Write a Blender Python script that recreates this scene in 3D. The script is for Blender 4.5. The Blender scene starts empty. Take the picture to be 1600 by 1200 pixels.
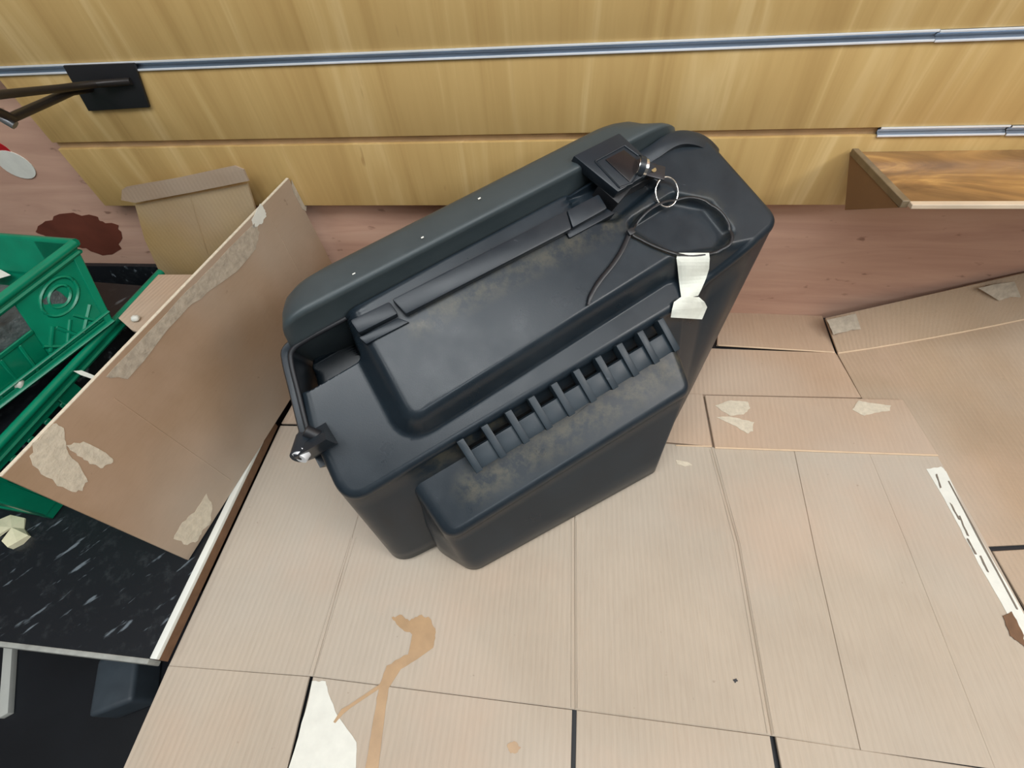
import bpy, bmesh, math, random
import numpy as np
from mathutils import Matrix, Vector
random.seed(7)
PI = math.pi
S = 0.64                      # camera height above the table top, metres (table top is z = 0)
FPX = 729.15                  # focal length in pixels of a 1600-wide frame
# ------------------------------------------------------------------ camera
def cam_rot(y, p, r):
    cy, sy, cp, sp, cr, sr = math.cos(y), math.sin(y), math.cos(p), math.sin(p), math.cos(r), math.sin(r)
    base = np.array([[1, 0, 0], [0, 0, -1], [0, 1, 0.]])
    Rx = np.array([[1, 0, 0], [0, cp, -sp], [0, sp, cp]])
    Rz = np.array([[cr, -sr, 0], [sr, cr, 0], [0, 0, 1]])
    Ry = np.array([[cy, -sy, 0], [sy, cy, 0], [0, 0, 1]])
    return Rz @ Rx @ base @ Ry
M = cam_rot(-0.18490683, 0.92028927, -0.10622715)
CAM = np.array([0, 0, S])
COL = bpy.context.scene.collection
cd = bpy.data.cameras.new('camera'); cam = bpy.data.objects.new('camera', cd); COL.objects.link(cam)
mw = Matrix.Identity(4)
for i in range(3):
    mw[i][0] = M[0][i]; mw[i][1] = -M[1][i]; mw[i][2] = -M[2][i]; mw[i][3] = CAM[i]
cam.matrix_world = mw
cd.sensor_fit = 'HORIZONTAL'; cd.sensor_width = 36; cd.lens = 36 * FPX / 1600; cd.clip_start = 0.02
bpy.context.scene.camera = cam
# ------------------------------------------------------------------ light
sc = bpy.context.scene
w = bpy.data.worlds.new('world'); sc.world = w; w.use_nodes = True
w.node_tree.nodes['Background'].inputs[0].default_value = (0.80, 0.90, 1.0, 1)
w.node_tree.nodes['Background'].inputs[1].default_value = 0.15
def area(name, loc, aim, sx, sy, power, col):
    l = bpy.data.lights.new(name, 'AREA'); l.shape = 'RECTANGLE'; l.size = sx; l.size_y = sy
    l.energy = power; l.color = col
    o = bpy.data.objects.new(name, l); COL.objects.link(o); o.location = loc
    o.rotation_euler = (Vector(aim) - Vector(loc)).to_track_quat('-Z', 'Y').to_euler()
    return o
area('ceiling_panel_light', (0.1, -0.30, 1.88), (0.1, -0.30, 0), 1.9, 0.7, 27, (0.94, 0.98, 1.0))
area('ceiling_panel_light', (1.9, -0.25, 1.80), (0.9, 0.2, 0.1), 1.0, 0.5, 22, (1.0, 0.98, 0.95))
area('ceiling_panel_light', (-1.3, -0.9, 1.88), (-1.2, -0.8, 0), 1.2, 0.6, 10, (0.94, 0.98, 1.0))
area('ceiling_panel_light', (1.5, -1.5, 1.88), (1.0, -0.6, 0), 1.3, 0.7, 26, (0.86, 0.94, 1.0))
sc.view_settings.view_transform = 'Standard'; sc.view_settings.look = 'None'
sc.view_settings.exposure = 0.21; sc.view_settings.gamma = 1.0; sc.view_settings.use_curve_mapping = False
# ------------------------------------------------------------------ pixel -> point on a real plane
def ray(x, y): return M.T @ np.array([(x - 800) / FPX, (y - 600) / FPX, 1.0])
def on_plane(px, P, n):
    d = ray(*px); return CAM + d * (np.dot(P - CAM, n) / np.dot(d, n))
def onz(px, z=0.0): return on_plane(px, np.array([0, 0, z]), np.array([0, 0, 1.]))
def ony(px, y): return on_plane(px, np.array([0, y, 0]), np.array([0, 1., 0]))
def onx(px, x): return on_plane(px, np.array([x, 0, 0]), np.array([1., 0, 0]))
# ------------------------------------------------------------------ object helpers
def V3(p): return Vector((float(p[0]), float(p[1]), float(p[2])))
def link(name, me, mat, parent=None):
    o = bpy.data.objects.new(name, me); COL.objects.link(o)
    if mat: me.materials.append(mat)
    if parent is not None: o.parent = parent
    return o
def origin_of(parent):
    p = np.zeros(3)
    while parent is not None:
        p += np.array(parent.location); parent = parent.parent
    return p
def mesh(name, verts, faces, mat, parent=None, smooth=None, center=False):
    verts = np.asarray(verts, float)
    me = bpy.data.meshes.new(name)
    loc = np.zeros(3)
    if parent is None and center:
        loc = np.array([verts[:, 0].mean(), verts[:, 1].mean(), verts[:, 2].min()])
    off = origin_of(parent) + loc
    me.from_pydata((verts - off).tolist(), [], [list(map(int, f)) for f in faces]); me.update()
    bm = bmesh.new(); bm.from_mesh(me); bmesh.ops.recalc_face_normals(bm, faces=bm.faces); bm.to_mesh(me); bm.free()
    if smooth is not None:
        me.shade_smooth(); me.set_sharp_from_angle(angle=math.radians(smooth))
    o = link(name, me, mat, parent); o.location = loc
    return o
def tag(o, label=None, cat=None, group=None, kind=None):
    if label: o['label'] = label
    if cat: o['category'] = cat
    if group: o['group'] = group
    if kind: o['kind'] = kind
    return o
def thing(name, label, cat, loc, group=None):
    o = bpy.data.objects.new(name, None); COL.objects.link(o); o.empty_display_size = 0.03
    o.location = V3(loc); tag(o, label, cat, group); return o
class MB:
    """collects simple shapes into one mesh"""
    def __init__(s): s.v = []; s.f = []
    def add(s, v, f):
        n = len(s.v); s.v += [tuple(map(float, p)) for p in v]; s.f += [[i + n for i in q] for q in f]; return s
    def hexa(s, b, t):     # 4 bottom + 4 top corners
        return s.add(list(b) + list(t), [[3, 2, 1, 0], [4, 5, 6, 7], [0, 1, 5, 4], [1, 2, 6, 5], [2, 3, 7, 6], [3, 0, 4, 7]])
    def box(s, c, sx, sy, sz, ax=None):
        ax = np.eye(3) if ax is None else ax; c = np.asarray(c, float)
        q = [(-1, -1), (1, -1), (1, 1), (-1, 1)]
        P = lambda k: [c + ax[0] * a * sx / 2 + ax[1] * b * sy / 2 + ax[2] * k * sz / 2 for a, b in q]
        return s.hexa(P(-1), P(1))
    def tube(s, pts, r, n=10, closed=False, flat=1.0):
        pts = [np.asarray(p, float) for p in pts]; m = len(pts); v = []; f = []
        up = np.array([0, 0, 1.0])
        for i, p in enumerate(pts):
            a = pts[(i - 1) % m] if (closed or i > 0) else p
            b = pts[(i + 1) % m] if (closed or i < m - 1) else p
            t = b - a; t /= np.linalg.norm(t) + 1e-12
            x = np.cross(t, up)
            if np.linalg.norm(x) < 1e-3: x = np.cross(t, [1, 0, 0])
            x /= np.linalg.norm(x); y = np.cross(x, t)
            rr = r[i] if hasattr(r, '__len__') else r
            for k in range(n):
                an = 2 * PI * k / n; v.append(p + rr * (math.cos(an) * x + math.sin(an) * y * flat))
        for i in range(m if closed else m - 1):
            j = (i + 1) % m
            for k in range(n): f.append([i * n + k, i * n + (k + 1) % n, j * n + (k + 1) % n, j * n + k])
        if not closed: f += [list(range(n))[::-1], [(m - 1) * n + k for k in range(n)]]
        return s.add(v, f)
    def build(s, name, mat, parent=None, smooth=None, bevel=0, center=False, seg=2):
        o = mesh(name, s.v, s.f, mat, parent, smooth, center)
        if bevel:
            bm = bmesh.new(); bm.from_mesh(o.data)
            es = [e for e in bm.edges if len(e.link_faces) == 2 and e.calc_face_angle() > 0.5]
            bmesh.ops.bevel(bm, geom=es, offset=bevel, segments=seg, affect='EDGES', profile=0.6, clamp_overlap=True)
            bm.to_mesh(o.data); bm.free(); o.data.shade_smooth(); o.data.set_sharp_from_angle(angle=math.radians(smooth or 40))
        return o
def inset2(P, d):
    P = [np.asarray(p, float)[:2] for p in P]; n = len(P)
    ar = sum(P[i][0] * P[(i + 1) % n][1] - P[(i + 1) % n][0] * P[i][1] for i in range(n))
    sg = 1 if ar > 0 else -1; out = []
    for i in range(n):
        a, b, c = P[i - 1], P[i], P[(i + 1) % n]
        e1 = (b - a) / np.linalg.norm(b - a); e2 = (c - b) / np.linalg.norm(c - b)
        n1 = sg * np.array([-e1[1], e1[0]]); n2 = sg * np.array([-e2[1], e2[0]])
        k = 1 + n1 @ n2
        out.append(b + (n1 + n2) * d / max(k, 0.2))
    return out
def ring(corners, radii, na=8, ne=10):
    """rounded polygon; same point count whatever the corner positions"""
    C = [np.asarray(c, float) for c in corners]; n = len(C); T = []
    for i in range(n):
        a, b, c = C[i - 1], C[i], C[(i + 1) % n]
        e1 = (a - b); e2 = (c - b); l1 = np.linalg.norm(e1); l2 = np.linalg.norm(e2); e1 /= l1; e2 /= l2
        an = math.acos(max(-1, min(1, e1 @ e2))); d = min(radii[i] / math.tan(an / 2), 0.45 * l1, 0.45 * l2)
        p0, p1 = b + e1 * d, b + e2 * d; pts = []
        for k in range(na):
            t = k / (na - 1); pts.append((1 - t) ** 2 * p0 + 2 * t * (1 - t) * (b * 0.92 + 0.08 * (p0 + p1) / 2) + t * t * p1)
        T.append(pts)
    out = []
    for i in range(n):
        out += T[i]; a, b = T[i][-1], T[(i + 1) % n][0]
        out += [a + (b - a) * (k + 1) / (ne + 1) for k in range(ne)]
    return np.array(out)
def loft(rings, cap0=True, cap1=True):
    n = len(rings[0]); v = np.concatenate(rings); f = []
    for i in range(len(rings) - 1):
        for k in range(n):
            k2 = (k + 1) % n; f.append([i * n + k, i * n + k2, (i + 1) * n + k2, (i + 1) * n + k])
    if cap0: f.append(list(range(n))[::-1])
    if cap1: f.append([(len(rings) - 1) * n + k for k in range(n)])
    return v, f
def sdpoly(P, poly):
    """signed distance of points P (n,2) to polygon, negative inside"""
    poly = np.asarray(poly, float); d = np.full(len(P), 1e9); ins = np.zeros(len(P), bool); n = len(poly)
    for i in range(n):
        a, b = poly[i], poly[(i + 1) % n]; e = b - a; q = P - a
        t = np.clip((q @ e) / (e @ e + 1e-18), 0, 1); dd = q - t[:, None] * e
        d = np.minimum(d, (dd ** 2).sum(1))
        c = ((a[1] > P[:, 1]) != (b[1] > P[:, 1]))
        ins ^= c & (P[:, 0] < (b[0] - a[0]) * (P[:, 1] - a[1]) / (b[1] - a[1] + 1e-18) + a[0])
    d = np.sqrt(d); return np.where(ins, -d, d)
def sm(x): x = np.clip(x, 0, 1); return x * x * (3 - 2 * x)
# ------------------------------------------------------------------ materials
def lin(r, g, b):
    f = lambda c: (c / 255 / 12.92) if c / 255 <= 0.04045 else ((c / 255 + 0.055) / 1.055) ** 2.4
    return (f(r), f(g), f(b), 1)
class Mat:
    def __init__(s, name, rough=0.6, metal=0.0, spec=0.5):
        s.m = bpy.data.materials.new(name); s.m.use_nodes = True; s.t = s.m.node_tree
        s.b = s.t.nodes['Principled BSDF']; s.b.inputs['Roughness'].default_value = rough
        s.b.inputs['Metallic'].default_value = metal; s.b.inputs['Specular IOR Level'].default_value = spec
        s.pos = s.t.nodes.new('ShaderNodeNewGeometry').outputs['Position']; s.h = None
    def n(s, typ, **k):
        o = s.t.nodes.new(typ)
        for a, b in k.items(): setattr(o, a, b)
        return o
    def L(s, a, b): s.t.links.new(a, b)
    def mapped(s, scale=(1, 1, 1), rot=(0, 0, 0), loc=(0, 0, 0)):
        m = s.n('ShaderNodeMapping'); s.L(s.pos, m.inputs[0])
        m.inputs['Scale'].default_value = scale; m.inputs['Rotation'].default_value = rot; m.inputs['Location'].default_value = loc
        return m.outputs[0]
    def noise(s, scale, vec=None, detail=4, rough=0.55, dist=0.0):
        o = s.n('ShaderNodeTexNoise'); s.L(vec or s.pos, o.inputs['Vector'])
        o.inputs['Scale'].default_value = scale; o.inputs['Detail'].default_value = detail
        o.inputs['Roughness'].default_value = rough; o.inputs['Distortion'].default_value = dist
        return o.outputs['Fac']
    def ramp(s, fac, stops):
        o = s.n('ShaderNodeValToRGB'); s.L(fac, o.inputs[0]); e = o.color_ramp.elements
        while len(e) < len(stops): e.new(0.5)
        for i, (p, c) in enumerate(stops): e[i].position = p; e[i].color = c if len(c) == 4 else (*c, 1)
        return o.outputs[0]
    def mask(s, fac, a, b): return s.ramp(fac, [(a, (0, 0, 0, 1)), (b, (1, 1, 1, 1))])
    def mix(s, fac, a, b, mode='MIX'):
        o = s.n('ShaderNodeMix', data_type='RGBA', blend_type=mode)
        for i, x in ((0, fac), (6, a), (7, b)):
            if hasattr(x, 'default_value'): s.L(x, o.inputs[i])
            else: o.inputs[i].default_value = x
        return o.outputs[2]
    def mul(s, a, k):
        o = s.n('ShaderNodeMath', operation='MULTIPLY')
        for i, x in ((0, a), (1, k)):
            if hasattr(x, 'default_value'): s.L(x, o.inputs[i])
            else: o.inputs[i].default_value = x
        return o.outputs[0]
    def attr(s, name):
        o = s.n('ShaderNodeAttribute'); o.attribute_name = name; return o.outputs['Fac']
    def color(s, c):
        if hasattr(c, 'default_value'): s.L(c, s.b.inputs['Base Color'])
        else: s.b.inputs['Base Color'].default_value = c
        return s
    def rough(s, c): s.L(c, s.b.inputs['Roughness']); return s
    def bump(s, h, dist, strength=1.0):
        o = s.n('ShaderNodeBump'); s.L(h, o.inputs['Height']); o.inputs['Distance'].default_value = dist
        o.inputs['Strength'].default_value = strength
        if s.h: s.L(s.h, o.inputs['Normal'])
        s.h = o.outputs[0]; s.L(s.h, s.b.inputs['Normal']); return s
def cardboard(name, base, rotz=0.0, flute=1.0, dark=0.8):
    m = Mat(name, 0.85, spec=0.2)
    big = m.noise(6, detail=5); fib = m.noise(1, m.mapped((420, 26, 420), (0, 0, rotz)), detail=2)
    wv = m.n('ShaderNodeTexWave', wave_type='BANDS', bands_direction='X'); m.L(m.mapped((1, 1, 1), (0, 0, rotz)), wv.inputs['Vector'])
    wv.inputs['Scale'].default_value = 44; wv.inputs['Distortion'].default_value = 0.6; wv.inputs['Detail'].default_value = 1
    b = base; d = tuple(x * dark for x in base[:3]) + (1,)
    c = m.mix(m.mask(big, 0.35, 0.7), d, b)
    c = m.mix(m.mul(m.mask(fib, 0.45, 0.75), 0.10), c, lin(120, 90, 60))
    c = m.mix(m.mul(m.mask(m.noise(2.2, detail=3), 0.42, 0.66), 0.55), c, lin(188, 180, 168))
    c = m.mix(m.mul(m.mask(m.noise(5.0, m.mapped(loc=(3, 1, 0)), detail=5), 0.5, 0.72), 0.35), c, lin(196, 168, 146))
    spk = m.mask(m.noise(90, detail=2), 0.74, 0.80)
    c = m.mix(m.mul(spk, 0.35), c, lin(95, 70, 50))
    m.color(c); m.bump(wv.outputs['Fac'], 0.0005 * flute, 0.55); m.bump(m.noise(30, detail=4), 0.0012, 0.4)
    return m.m
CB_MAIN = cardboard('cardboard_pale', lin(186, 172, 154), dark=0.88)
CB_BROWN = cardboard('cardboard_brown', lin(180, 156, 130), -0.12, 2.2, dark=0.86)
CB_BACK = cardboard('cardboard_tan', lin(192, 164, 138), 0.1, dark=0.88)
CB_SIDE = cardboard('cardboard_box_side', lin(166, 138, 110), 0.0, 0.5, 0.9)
CB_FLAP = cardboard('cardboard_yellow_tan', lin(196, 162, 108), 0.0, 0.5)
def simple(name, col, rough=0.5, metal=0.0, var=0.15, scale=20, spec=0.5, bump=0.0):
    m = Mat(name, rough, metal, spec); nz = m.noise(scale)
    d = tuple(x * (1 - var) for x in col[:3]) + (1,); u = tuple(min(1, x * (1 + var)) for x in col[:3]) + (1,)
    m.color(m.ramp(nz, [(0.3, d), (0.7, u)]))
    if bump: m.bump(nz, bump)
    return m.m
def wood_slat():
    m = Mat('maple_veneer', 0.42, spec=0.4)
    v = m.mapped((20, 20, 1.3), (0, 0.05, 0)); g = m.noise(1, v, 4, 0.6, 0.9); v2 = m.mapped((110, 110, 4.0)); g2 = m.noise(1, v2, 3, 0.5, 0.3)
    c = m.ramp(g, [(0.25, lin(180, 146, 90)), (0.42, lin(194, 160, 102)), (0.56, lin(202, 169, 110)), (0.68, lin(216, 186, 130)), (0.8, lin(198, 164, 106))])
    c = m.mix(m.mul(m.mask(g2, 0.5, 0.8), 0.22), c, lin(165, 125, 70))
    c = m.mix(m.mul(m.mask(m.noise(1, m.mapped((60, 60, 14)), 2), 0.75, 0.82), 0.5), c, lin(140, 100, 55))
    return m.color(c).m
def plywood():
    m = Mat('pink_plywood', 0.75, spec=0.25)
    g = m.noise(1, m.mapped((3, 3, 30)), 5, 0.6, 0.8); fl = m.noise(1, m.mapped((30, 30, 70)), 3, 0.5)
    c = m.ramp(g, [(0.3, lin(190, 150, 130)), (0.55, lin(206, 166, 144)), (0.75, lin(214, 178, 156))])
    c = m.mix(m.mul(m.mask(fl, 0.66, 0.74), 0.6), c, lin(105, 66, 50))
    return m.color(c).bump(g, 0.001, 0.4).m
def plastic(name, base, dust, r0=0.30, attr=True):
    m = Mat(name, r0, spec=0.38)
    n1 = m.noise(14, detail=6, rough=0.65); n2 = m.noise(60, detail=3)
    c = m.mix(m.mul(m.mask(n1, 0.45, 0.8), 0.45), base, dust)
    if attr:
        grit = m.mask(m.noise(55, detail=5, rough=0.7), 0.42, 0.62)
        c = m.mix(m.mul(m.mul(m.attr('dirt'), grit), 0.75), c, lin(84, 80, 66))
    scr = m.mask(m.noise(1, m.mapped((30, 240, 240), (0.4, 0.3, 0.6)), 2), 0.76, 0.80)
    c = m.mix(m.mul(scr, 0.10), c, lin(150, 155, 160))
    m.color(c); m.rough(m.ramp(n1, [(0.3, (r0 - 0.05,) * 3), (0.75, (r0 + 0.12,) * 3)]))
    return m.bump(m.noise(900, detail=1), 0.00012, 0.35).m
BLACK = plastic('black_moulded_plastic', (0.012, 0.019, 0.026, 1), (0.027, 0.039, 0.050, 1))
BLACK_LID = plastic('grey_black_lid_plastic', (0.044, 0.058, 0.063, 1), (0.070, 0.088, 0.094, 1), 0.40, False)
BLACK2 = plastic('black_handle_plastic', (0.014, 0.020, 0.027, 1), (0.036, 0.045, 0.054, 1), 0.32, False)
BLACK_DEEP = simple('black_recess_plastic', (0.012, 0.013, 0.016, 1), 0.5)
CHROME = simple('chrome', (0.80, 0.80, 0.78, 1), 0.2, 1.0, 0.05)
BRASS = simple('brass_rivet', lin(205, 195, 150), 0.3, 1.0, 0.05)
ALU = simple('aluminium_rail', (0.50, 0.58, 0.68, 1), 0.42, 1.0, 0.12, 8)
ALU_LIP = simple('lit_aluminium_lip', (0.88, 0.90, 0.92, 1), 0.65, 0.5, 0.05, 8)  # rail metal lightened: the light the lips catch is in the colour
TAPE = simple('white_masking_tape', lin(226, 228, 216), 0.8, 0, 0.05, 60, 0.2, 0.0006)
TORN = simple('torn_paper', lin(208, 197, 176), 0.95, 0, 0.10, 160, 0.1, 0.0012)
TORN_GREY = simple('torn_paper_grey', lin(178, 166, 148), 0.95, 0, 0.16, 120, 0.1, 0.0016)
WHITEP = simple('white_paper', lin(222, 222, 212), 0.9, 0, 0.05, 60, 0.2, 0.0006)
STAIN = simple('brown_wet_stain', lin(174, 142, 104), 0.4, 0, 0.12, 40, 0.5)
INK = simple('dark_scuff', lin(120, 110, 98), 0.9)
FOLD = simple('worn_fold_highlight', lin(214, 188, 158), 0.9, 0, 0.06, 60, 0.1)  # pale colour carries the fold's highlight together with its wear
CEIL = simple('ceiling_white', lin(222, 226, 228), 0.9); ROOM = simple('room_wall_grey', lin(176, 174, 170), 0.9)
SLAT = wood_slat(); PLY = plywood()
GROOVE = simple('groove_board', lin(196, 164, 124), 0.8, 0, 0.12, 30)
PLYSTAIN = simple('dark_red_stain', lin(112, 60, 46), 0.5, 0, 0.2, 18)
GREEN = simple('green_crate_plastic', lin(0, 124, 92), 0.3, 0, 0.12, 30, 0.5)
BLACKM = simple('black_powder_coat', (0.012, 0.012, 0.014, 1), 0.5)
DKWIRE = simple('dark_wire', (0.03, 0.026, 0.024, 1), 0.4, 0.4)
WHITE_EDGE = simple('white_edging', lin(226, 228, 220), 0.5, 0, 0.04)
CHIP = simple('brown_board_edge', lin(112, 82, 58), 0.8, 0, 0.15, 80)
GREY_EDGE = simple('worn_grey_edging', lin(150, 152, 146), 0.6, 0, 0.2, 60)
GREYBAG = simple('dark_grey_bag', lin(74, 84, 84), 0.5, 0, 0.5, 40, 0.5, 0.006)
RED = simple('red_print', lin(180, 20, 30), 0.5)
def speckle():
    m = Mat('black_speckled_laminate', 0.35, spec=0.4)
    r1_ = m.mapped((1, 1, 1), (0, 0, -0.9)); m2 = m.n('ShaderNodeMapping'); m.L(r1_, m2.inputs[0]); m2.inputs['Scale'].default_value = (22, 85, 50)
    sp = m.mask(m.noise(1, m2.outputs[0], 3, 0.6), 0.62, 0.70)
    fine = m.mask(m.noise(60, detail=4, rough=0.7), 0.55, 0.8)
    c = m.mix(m.mul(fine, 0.35), (0.010, 0.012, 0.015, 1), (0.07, 0.08, 0.085, 1))
    c = m.mix(m.mul(sp, 0.5), c, lin(140, 152, 160))
    return m.color(c).m
SPECK = speckle()
DARKFLOOR = simple('dark_floor', (0.010, 0.012, 0.016, 1), 0.5, 0, 0.3, 4)  # near-black holds the dark floor and the shadow over it in one colour
TABLETOP = simple('dark_table_top', (0.012, 0.013, 0.016, 1), 0.5)
def picture():
    m = Mat('golden_brown_print', 0.22, spec=0.5)
    g = m.noise(1, m.mapped((6, 14, 26)), 5, 0.6, 1.2)
    c = m.ramp(g, [(0.30, lin(88, 62, 38)), (0.46, lin(128, 94, 58)), (0.58, lin(160, 120, 72)), (0.74, lin(214, 168, 100))])
    return m.color(c).m
PICT = picture()
PANELWOOD = simple('brown_side_panel', lin(132, 98, 66), 0.6, 0, 0.1, 14)
# ------------------------------------------------------------------ room shell
YP = 1.046 * S                 # plywood face
YS = 1.012 * S                 # slat faces
zs = lambda px: ony(px, YS)[2]
FLOOR = -0.76
o = mesh('floor', [(-4, -3, FLOOR), (4, -3, FLOOR), (4, YP + 0.1, FLOOR), (-4, YP + 0.1, FLOOR)], [[0, 1, 2, 3]], DARKFLOOR); o['kind'] = 'structure'
for nm, c_, sz in (('ceiling', (0, -0.96, 1.92), (7, 3.3, 0.04)), ('wall_front', (0, -2.62, 0.58), (7, 0.04, 2.72)), ('wall_left', (-3.48, -0.95, 0.58), (0.04, 3.3, 2.72)), ('wall_right', (3.48, -0.95, 0.58), (0.04, 3.3, 2.72))):
    q_ = MB().box(c_, *sz).build(nm, CEIL if nm == 'ceiling' else ROOM); q_['kind'] = 'structure'
wall = MB().box((0, YP + 0.02, 0.6), 7, 0.04, 2.8).build('wall_back', PLY); wall['kind'] = 'structure'
xl = ony((83, 225), YS)[0]; xr = 2.2
z1t, z1b = zs((930, 67.5)), zs((930, 82.5)); z2t, z2b = zs((930, 207.5)), zs((930, 219.5)); zbot = zs((700, 321))
PIT = z1t - z2t
def slat(za, zb):
    b = MB().box(((xl + xr) / 2, YS + 0.00325, (za + zb) / 2), xr - xl, 0.0065, zb - za)
    return b.build('slat', SLAT, wall, bevel=0.0008)
slat(zbot, z2b); slat(z2t, z1b); slat(z1t, z1t + PIT - (z1t - z1b)); slat(z1t + PIT, z1t + 2 * PIT - (z1t - z1b))
MB().box(((xl + xr) / 2, (YS + 0.0065 + YP) / 2, (zbot + z1t + 2 * PIT) / 2 + 0.001), xr - xl, YP - YS - 0.0065, z1t + 2 * PIT - zbot).build('backing_board', GROOVE, wall)
def rail(xa, xb, zt, zb, nm='rail', dy=0.0):
    """aluminium channel insert: front lips above and below a recessed web"""
    t = 0.0016; d = 0.0046; y0 = YS - 0.0012 + dy
    prof = [(y0, zb - 0.0008), (y0, zb + t), (y0 + d * 0.55, zb + t + 0.0010), (y0 + d, zb + 0.004), (y0 + d, zt - 0.0045), (y0 + d * 0.5, zt - t - 0.0008), (y0, zt - t),
            (y0, zt + 0.0008), (y0 + d + 0.0008, zt + 0.0004), (y0 + d + 0.0008, zb - 0.0004)]
    n = len(prof); v = [(xa, *p) for p in prof] + [(xb, *p) for p in prof]
    f = [[i, (i + 1) % n, n + (i + 1) % n, n + i] for i in range(n)]
    o_ = mesh(nm, v, f, ALU, wall)
    for zz in (zt - 0.0003, zb + 0.0003):
        MB().box(((xa + xb) / 2, y0 - 0.0006, zz), xb - xa, 0.0012, 0.0022).build('lip', ALU_LIP, o_, bevel=0.0004)
    return o_
xj = ony((1460, 60), YS)[0]
rail(xl - 0.25, xj, z1t, z1b); rail(xj + 0.0008, xr, z1t - 0.0008, z1b - 0.0008)
xa2, xj2 = ony((1367, 216), YS)[0], ony((1563, 216), YS)[0]
rail(xa2, xj2, z2t, z2b); rail(xj2 + 0.002, xr, z2t - 0.001, z2b - 0.001)
# dark red stain low on the plywood
def patch(name, pts3, n, mat, parent=None, thick=0.0006, jit=0.0012, sub=4, label=None):
    """thin irregular patch lying on a surface: pts3 are points on it, n its normal"""
    n = np.asarray(n, float); n /= np.linalg.norm(n); P = [np.asarray(p, float) for p in pts3]; Q = []
    rnd = random.Random(len(P) * 31 + int(abs(P[0][0]) * 1e4))
    ctr = sum(P) / len(P)
    for i in range(len(P)):
        a, b = P[i], P[(i + 1) % len(P)]
        for k in range(sub):
            p = a + (b - a) * k / sub; d = p - ctr; d /= np.linalg.norm(d) + 1e-9
            Q.append(p + d * rnd.uniform(-jit, jit) * (1 if k else 0.4))
    m = len(Q); v = [q + n * 0.0002 for q in Q] + [q + n * thick for q in Q]
    f = [[m + i for i in range(m)]] + [[i, (i + 1) % m, m + (i + 1) % m, m + i] for i in range(m)]
    o = mesh(name, v, f, mat, parent)
    if label: o['label'] = label
    return o
patch('stain', [ony(p, YP) for p in [(55, 362), (70, 345), (105, 334), (150, 338), (160, 346), (185, 352), (192, 372), (185, 392), (160, 398), (135, 388), (110, 380), (80, 372)]],
      (0, -1, 0), PLYSTAIN, wall, jit=0.004, label='dark red stain on the plywood')
# ------------------------------------------------------------------ table and worktop
xe = -0.742 * S
o = thing('display_table', 'dark table top hidden under the flattened cardboard sheets', 'table', (0.4, 0.3, -0.0095))
MB().box(((xe + 1.9) / 2, (YP - 0.001 - 0.35) / 2, -0.02295), 1.9 - xe, YP - 0.001 + 0.35, 0.0275).build('table_top', TABLETOP, o, bevel=0.001)
for x, y in ((xe + 0.05, -0.3), (1.8, -0.3), (xe + 0.05, YP - 0.06), (1.8, YP - 0.06)):
    MB().box((x, y, (FLOOR - 0.0365) / 2), 0.04, 0.04, -0.0365 - FLOOR).build('leg', BLACKM, o)
# black worktop left of the table
zw = 0.035 * S
yf = onz((250, 1031), zw)[1]
cx0, cx1 = -1.9, xe - 0.006
wt = thing('worktop', 'black speckled worktop with white and grey edging left of the cardboard table', 'worktop', (-0.9, 0.3, FLOOR))
MB().box(((cx0 + cx1) / 2, (yf + YP - 0.001) / 2, zw - 0.012), cx1 - cx0, YP - 0.001 - yf, 0.0238).build('board', SPECK, wt)
MB().box(((cx0 + cx1) / 2, yf - 0.003, zw - 0.010), cx1 - cx0, 0.006, 0.022).build('front_edging', GREY_EDGE, wt, bevel=0.0015)['label'] = 'worn grey front edging'
ye1 = onz((442, 657), zw)[1]
MB().box((cx1 + 0.0045, (yf + ye1) / 2, zw - 0.0015), 0.009, ye1 - yf, 0.006).build('edging_strip', WHITE_EDGE, wt, bevel=0.001)['label'] = 'bright white edging strip'
MB().box((cx1 + 0.0060, (yf + ye1) / 2, zw - 0.0122), 0.006, ye1 - yf, 0.0154).build('side_edge', CHIP, wt)['label'] = 'raw brown board edge'
MB().box(((cx0 - 0.80) / 2, YP - 0.006, zw + 0.036), -0.80 - cx0 , 0.010, 0.072).build('upstand', SPECK, wt, bevel=0.001)
for x in (cx0 + 0.05, cx1 - 0.05):
    MB().box((x, YP - 0.30, (FLOOR + zw - 0.0242) / 2), 0.03, 0.50, zw - 0.0242 - FLOOR).build('leg', BLACKM, wt)
# ------------------------------------------------------------------ flattened cartons on the table
def w2p(x, y, z=0.0):
    c_ = M @ (np.array([x, y, z]) - CAM); return (800 + FPX * c_[0] / c_[2], 600 + FPX * c_[1] / c_[2])
xcl = xe + 0.0042
def slab(name, px, z, t, mat, parent, bev=0.0012, label=None, tilt=None):
    P = [onz(p, z)[:2] for p in px]
    bev *= 0.62; I = inset2(P, bev); O = inset2(P, 0.00008)
    n = len(P); dz = (lambda p: 0) if tilt is None else tilt
    v = [(p[0], p[1], z - t + dz(p)) for p in O] + [(p[0], p[1], z - bev * 0.8 + dz(p)) for p in O] + [(p[0], p[1], z + dz(p)) for p in I]
    f = [list(range(n))[::-1]] + [[i, (i + 1) % n, n + (i + 1) % n, n + i] for i in range(n)] + [[n + i, n + (i + 1) % n, 2 * n + (i + 1) % n, 2 * n + i] for i in range(n)] + [[2 * n + i for i in range(n)]]
    o = mesh(name, v, f, mat, parent)
    if label: o['label'] = label
    return o
def sheet(name, pts, n, th, mat, parent):
    n = np.asarray(n, float) / np.linalg.norm(n); m = len(pts)
    v = [np.asarray(p) for p in pts] + [np.asarray(p) + n * th for p in pts]
    f = [list(range(m))[::-1], [m + i for i in range(m)]] + [[i, (i + 1) % m, m + (i + 1) % m, m + i] for i in range(m)]
    return mesh(name, v, f, mat, parent)
T = 0.0035
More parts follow.
